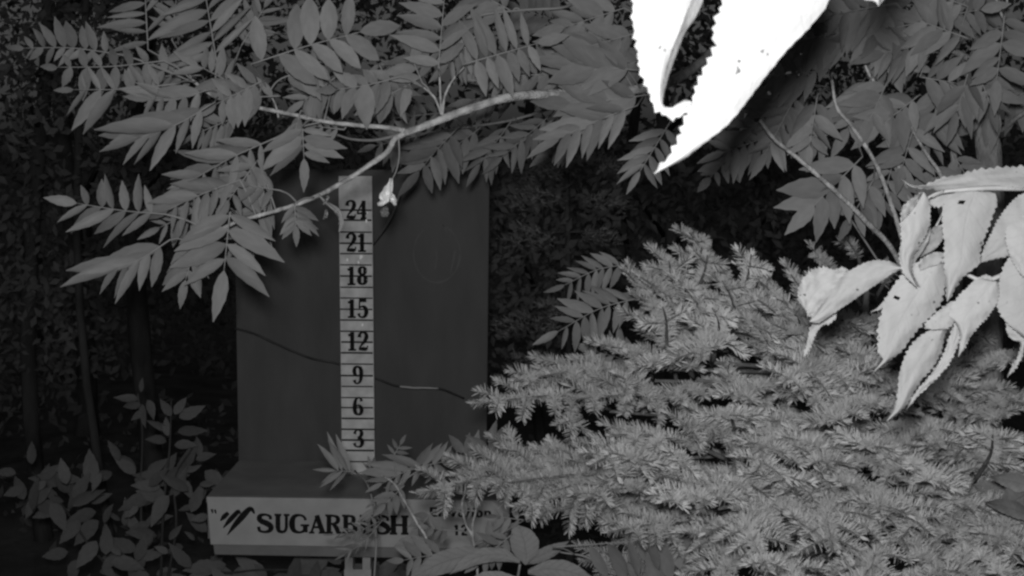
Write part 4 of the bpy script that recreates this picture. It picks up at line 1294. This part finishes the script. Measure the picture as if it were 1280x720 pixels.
FT = FT + [(840, 326, 2.08), (882, 318, 2.1), (922, 332, 2.06), (962, 346, 2.06), (800, 346, 2.06), (850, 352, 2.02), (905, 352, 2.0), (990, 385, 1.98), (828, 384, 2.02), (790, 366, 2.05), (950, 376, 1.96),
           (930, 610, 1.86), (962, 622, 1.84), (900, 614, 1.9), (985, 616, 1.86), (1225, 452, 2.0), (1242, 485, 2.0), (1235, 650, 1.9), (1268, 705, 1.9), (1205, 722, 1.86), (1285, 660, 1.95),
           (590, 606, 2.1), (640, 630, 2.1), (1010, 446, 1.96), (1042, 462, 1.96), (985, 436, 2.0), (1070, 450, 1.98), (1292, 560, 1.95), (1296, 600, 2.0), (1245, 690, 1.84), (1285, 690, 1.86), (1225, 665, 1.9), (1275, 735, 1.84), (1250, 640, 1.95), (1045, 648, 1.78), (1075, 668, 1.76)]
NOUT = len(FT)
DIM = {FT.index(q) for q in ((1016, 322, 2.42), (1060, 300, 2.46), (1130, 330, 2.4))}
for _ in range(26):               # shaded inner boughs
    while True:
        x, y = random.uniform(700, 1290), random.uniform(360, 730)
        if y > 395 + max(0, 900 - x) * 0.45:
            break
    FT.append((x, y, random.uniform(2.15, 2.34)))
for k, (x, y, d) in enumerate(FT):
    if k % 6 == 3 and x > 640 and k < 60:
        continue
    d_ = d + random.uniform(-0.06, 0.14)
    tp = P(x, y, d_)
    by = min(440 + (y - 290) * 0.55, 690) + random.uniform(-12, 12)
    if k in DIM:
        by = y + 60
    tr = P(1076, by, 2.5)                       # where the limb leaves the trunk
    v_ = (tr - tp).normalized()
    v_ = (v_ + Vector((random.uniform(-.45, .45), random.uniform(0.0, .9), random.uniform(-.35, .25)))).normalized()
    if y < 400 and k < NOUT and k not in DIM:
        v_ = (v_ + Vector((random.uniform(-.3, .5), 0.45, -0.75))).normalized()
    L = min(random.uniform(0.20, 0.30), (tr - tp).length)
    if y < 400:
        L *= 0.75
    if x < 720:
        v_ = (v_ + (tr - tp).normalized() * 1.5).normalized()
        L = min(0.32, (tr - tp).length)
    bp = tp + v_ * L
    lv_, lf_ = tube([tr, (tr + bp) / 2 + Vector((0, 0, 0.02)), bp + (tp - bp) * 0.03], [0.0042, 0.003, 0.0026], 6)
    mesh_obj('limb', lv_, lf_, M_FIRTWIG, fir)
    up = Vector((random.uniform(-.45, .45), -0.5 + random.uniform(-.4, .35), 0.85))
    fir_bough(fir, bp, tp, up, spread=random.uniform(0.85, 1.15) if k < NOUT else 1.35)

# ------------------------------------------------------------------ dim shrub at the lower left
ls = thing('understorey_shrub', 'dim broad-leaved shrub left of the platform', 'shrub', P(190, 1000, 3.9))
for pts, r0 in (([(195, gpt(195, 3.9) + 4, 3.9), (200, 760, 3.9), (204, 640, 3.88), (212, 560, 3.86), (214, 500, 3.85)], 2.6),
                ([(195, gpt(195, 3.9) + 4, 3.9), (205, 760, 3.9), (220, 660, 3.85), (218, 600, 3.8), (240, 560, 3.8)], 2.2),
                ([(190, gpt(190, 3.9) + 4, 3.95), (180, 740, 3.95), (176, 620, 3.95), (178, 540, 3.95), (172, 492, 3.95)], 2.2),
                ([(190, gpt(190, 3.9) + 4, 3.95), (150, 740, 3.9), (110, 680, 3.9), (70, 620, 3.95), (40, 590, 4.0)], 2.2),
                ([(200, gpt(200, 3.9) + 4, 3.9), (240, 740, 3.8), (300, 715, 3.7), (380, 712, 3.65)], 2.2)):
    v, f = px_tube(pts, r0, 1.0, 24, 6)
    mesh_obj('stem', v, f, M_FARBARK, ls)


def pair_leaf(parent, cx, cy, ln, ang, d, w=0.46, prof='ovate', tau=40, name='leaf', mname='shrub'):
    ln *= 0.84
    L = ln * d / FPX
    dv = SV(math.cos(R(ang)) * ln, -math.sin(R(ang)) * ln, d) + FW * (L * random.uniform(-.4, .3))
    put_leaflet(parent, P(cx, cy, d), dv, dv.length, L * w, R(random.uniform(-tau, tau)), mname, prof, None, name)


for (x, y, ln, an) in ((224, 522, 40, 22), (222, 540, 44, 8), (218, 556, 36, 8), (214, 520, 30, 120), (218, 518, 30, 60), (210, 538, 34, 150), (208, 552, 32, 160), (210, 545, 28, 100),
                       (172, 500, 34, 165), (176, 505, 30, 190), (178, 505, 34, 270), (184, 500, 30, 300), (180, 515, 24, 200), (176, 490, 22, 80),
                       (150, 575, 34, 120), (140, 590, 40, 200), (170, 585, 40, 150), (185, 590, 36, 30), (200, 610, 40, 160), (215, 600, 40, 40), (225, 600, 34, 320), (190, 620, 50, 190),
                       (230, 585, 40, 60), (245, 575, 30, 30), (250, 570, 30, 100), (120, 640, 46, 190), (100, 650, 44, 230)):
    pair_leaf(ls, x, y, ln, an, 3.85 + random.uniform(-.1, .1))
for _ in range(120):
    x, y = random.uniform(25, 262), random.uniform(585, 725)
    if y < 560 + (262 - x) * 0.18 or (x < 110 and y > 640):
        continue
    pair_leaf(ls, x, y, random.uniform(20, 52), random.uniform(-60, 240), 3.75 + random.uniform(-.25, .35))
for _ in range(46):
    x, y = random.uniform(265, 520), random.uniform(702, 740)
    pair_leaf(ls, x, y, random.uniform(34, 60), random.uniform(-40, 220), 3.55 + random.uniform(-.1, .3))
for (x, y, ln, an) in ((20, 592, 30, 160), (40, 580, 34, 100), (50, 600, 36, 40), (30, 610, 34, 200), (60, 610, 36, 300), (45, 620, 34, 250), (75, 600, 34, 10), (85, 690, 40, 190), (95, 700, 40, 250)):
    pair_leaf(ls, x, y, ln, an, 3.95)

# ------------------------------------------------------------------ dark forest behind
def far_tree(label, px, d, r, lean, crown_z, nleaf, size, group='forest trees behind the snow stake', low=()):
    g = P(px, 360, d)
    base = Vector((g.x, g.y, gz(g.x, g.y)))
    t = thing('forest_tree', label, 'tree', base, group)
    H = 7.0
    pts = [base + Vector((lean * z + 0.05 * math.sin(z * 2 + px), 0.04 * math.cos(z * 1.7 + px), z)) for z in np.linspace(-0.1, H, 26)]
    v, f = tube(pts, [r * (1 - 0.6 * i / 25) * (1.35 if i == 0 else 1) for i in range(26)], 9, 0.06)
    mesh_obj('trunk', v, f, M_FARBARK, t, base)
    cs = []
    for k in range(7):
        z0 = crown_z + k * (H - crown_z) / 7
        a = random.uniform(0, 2 * math.pi)
        p0 = base + Vector((lean * z0, 0, z0))
        e = p0 + Vector((math.cos(a) * random.uniform(.7, 1.3), math.sin(a) * random.uniform(.5, .9), random.uniform(0.1, .5)))
        v, f = tube([p0, (p0 + e) / 2 + Vector((0, 0, 0.08)), e], [r * .3, r * .2, r * .08], 5)
        mesh_obj('limb', v, f, M_FARBARK, t)
        cs += [tuple(e), tuple((p0 + e) / 2)]
    for (lx, ly, ld) in low:
        e = P(lx, ly, ld)
        p0 = base + Vector((lean * e.z, 0, max(0.3, e.z - 0.15)))
        v, f = tube([p0, (p0 + e) / 2 + Vector((0, 0, 0.05)), e], [0.012, 0.008, 0.003], 5)
        mesh_obj('limb', v, f, M_FARBARK, t)
        cs += [tuple(e)] * 2
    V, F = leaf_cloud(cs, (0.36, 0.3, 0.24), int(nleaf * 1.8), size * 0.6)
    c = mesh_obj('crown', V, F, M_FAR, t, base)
    c['kind'] = 'stuff'
    return t


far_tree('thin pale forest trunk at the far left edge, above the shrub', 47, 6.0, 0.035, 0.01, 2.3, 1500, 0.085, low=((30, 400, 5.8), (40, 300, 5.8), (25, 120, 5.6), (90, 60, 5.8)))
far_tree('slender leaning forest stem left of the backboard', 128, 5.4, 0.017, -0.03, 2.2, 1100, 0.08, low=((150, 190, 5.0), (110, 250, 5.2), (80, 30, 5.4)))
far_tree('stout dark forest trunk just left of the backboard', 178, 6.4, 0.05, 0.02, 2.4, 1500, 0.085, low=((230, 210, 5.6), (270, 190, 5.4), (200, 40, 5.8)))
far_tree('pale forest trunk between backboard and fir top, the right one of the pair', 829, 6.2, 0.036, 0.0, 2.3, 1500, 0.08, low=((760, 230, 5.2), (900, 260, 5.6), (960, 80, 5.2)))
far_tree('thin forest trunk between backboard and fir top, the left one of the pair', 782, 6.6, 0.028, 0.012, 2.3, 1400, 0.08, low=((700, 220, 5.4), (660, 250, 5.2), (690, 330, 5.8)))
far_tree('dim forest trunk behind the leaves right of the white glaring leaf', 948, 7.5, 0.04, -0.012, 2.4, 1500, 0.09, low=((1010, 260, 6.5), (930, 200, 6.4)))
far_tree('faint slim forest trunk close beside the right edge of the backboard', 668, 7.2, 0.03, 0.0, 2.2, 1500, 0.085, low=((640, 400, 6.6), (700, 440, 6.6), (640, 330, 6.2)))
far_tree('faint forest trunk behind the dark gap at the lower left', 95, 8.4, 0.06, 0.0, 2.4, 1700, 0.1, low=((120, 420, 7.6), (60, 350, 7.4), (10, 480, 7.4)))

# distant thicket that reads as one dark mass
cs = []
for _ in range(420):
    d = random.uniform(8.5, 14)
    cs.append(tuple(P(random.uniform(-160, 1440), random.uniform(-330, 500), d)))
V, F = leaf_cloud(cs, (0.6, 0.5, 0.45), 52000, 0.085)
th = mesh_obj('forest_thicket', V, F, M_FAR, None, (0, 11, 0))
th['kind'] = 'stuff'
th['label'] = 'black mass of forest leaves far behind the backboard'
th['category'] = 'thicket'

# dim fir spray behind the board's right edge
bf = thing('fir_sapling', 'dim fir sapling standing behind the right side of the backboard', 'fir tree', P(700, gpt(700, 5.2), 5.2))
v, f = px_tube([(712, gpt(712, 5.2) + 4, 5.2), (712, 500, 5.2), (708, 200, 5.2), (706, 60, 5.2)], 6, 2, 20, 7, 0.05)
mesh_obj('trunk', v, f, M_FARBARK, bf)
for (x, y, d, by) in ((640, 262, 4.9, 240), (770, 215, 4.9, 200), (650, 225, 4.8, 205), (790, 262, 5.0, 250), (660, 186, 4.8, 160), (760, 150, 5.0, 130), (630, 310, 5.0, 290), (620, 420, 5.0, 400), (780, 300, 5.1, 290),
                      (640, 470, 4.9, 450), (740, 470, 4.9, 450), (690, 400, 4.8, 380)):
    bp, tp = P(710, by, 5.2), P(x, y, d)
    fir_bough(bf, bp, tp, Vector((0.1, -0.5, 0.9)), nl=0.024, dens=330, spread=1.3)
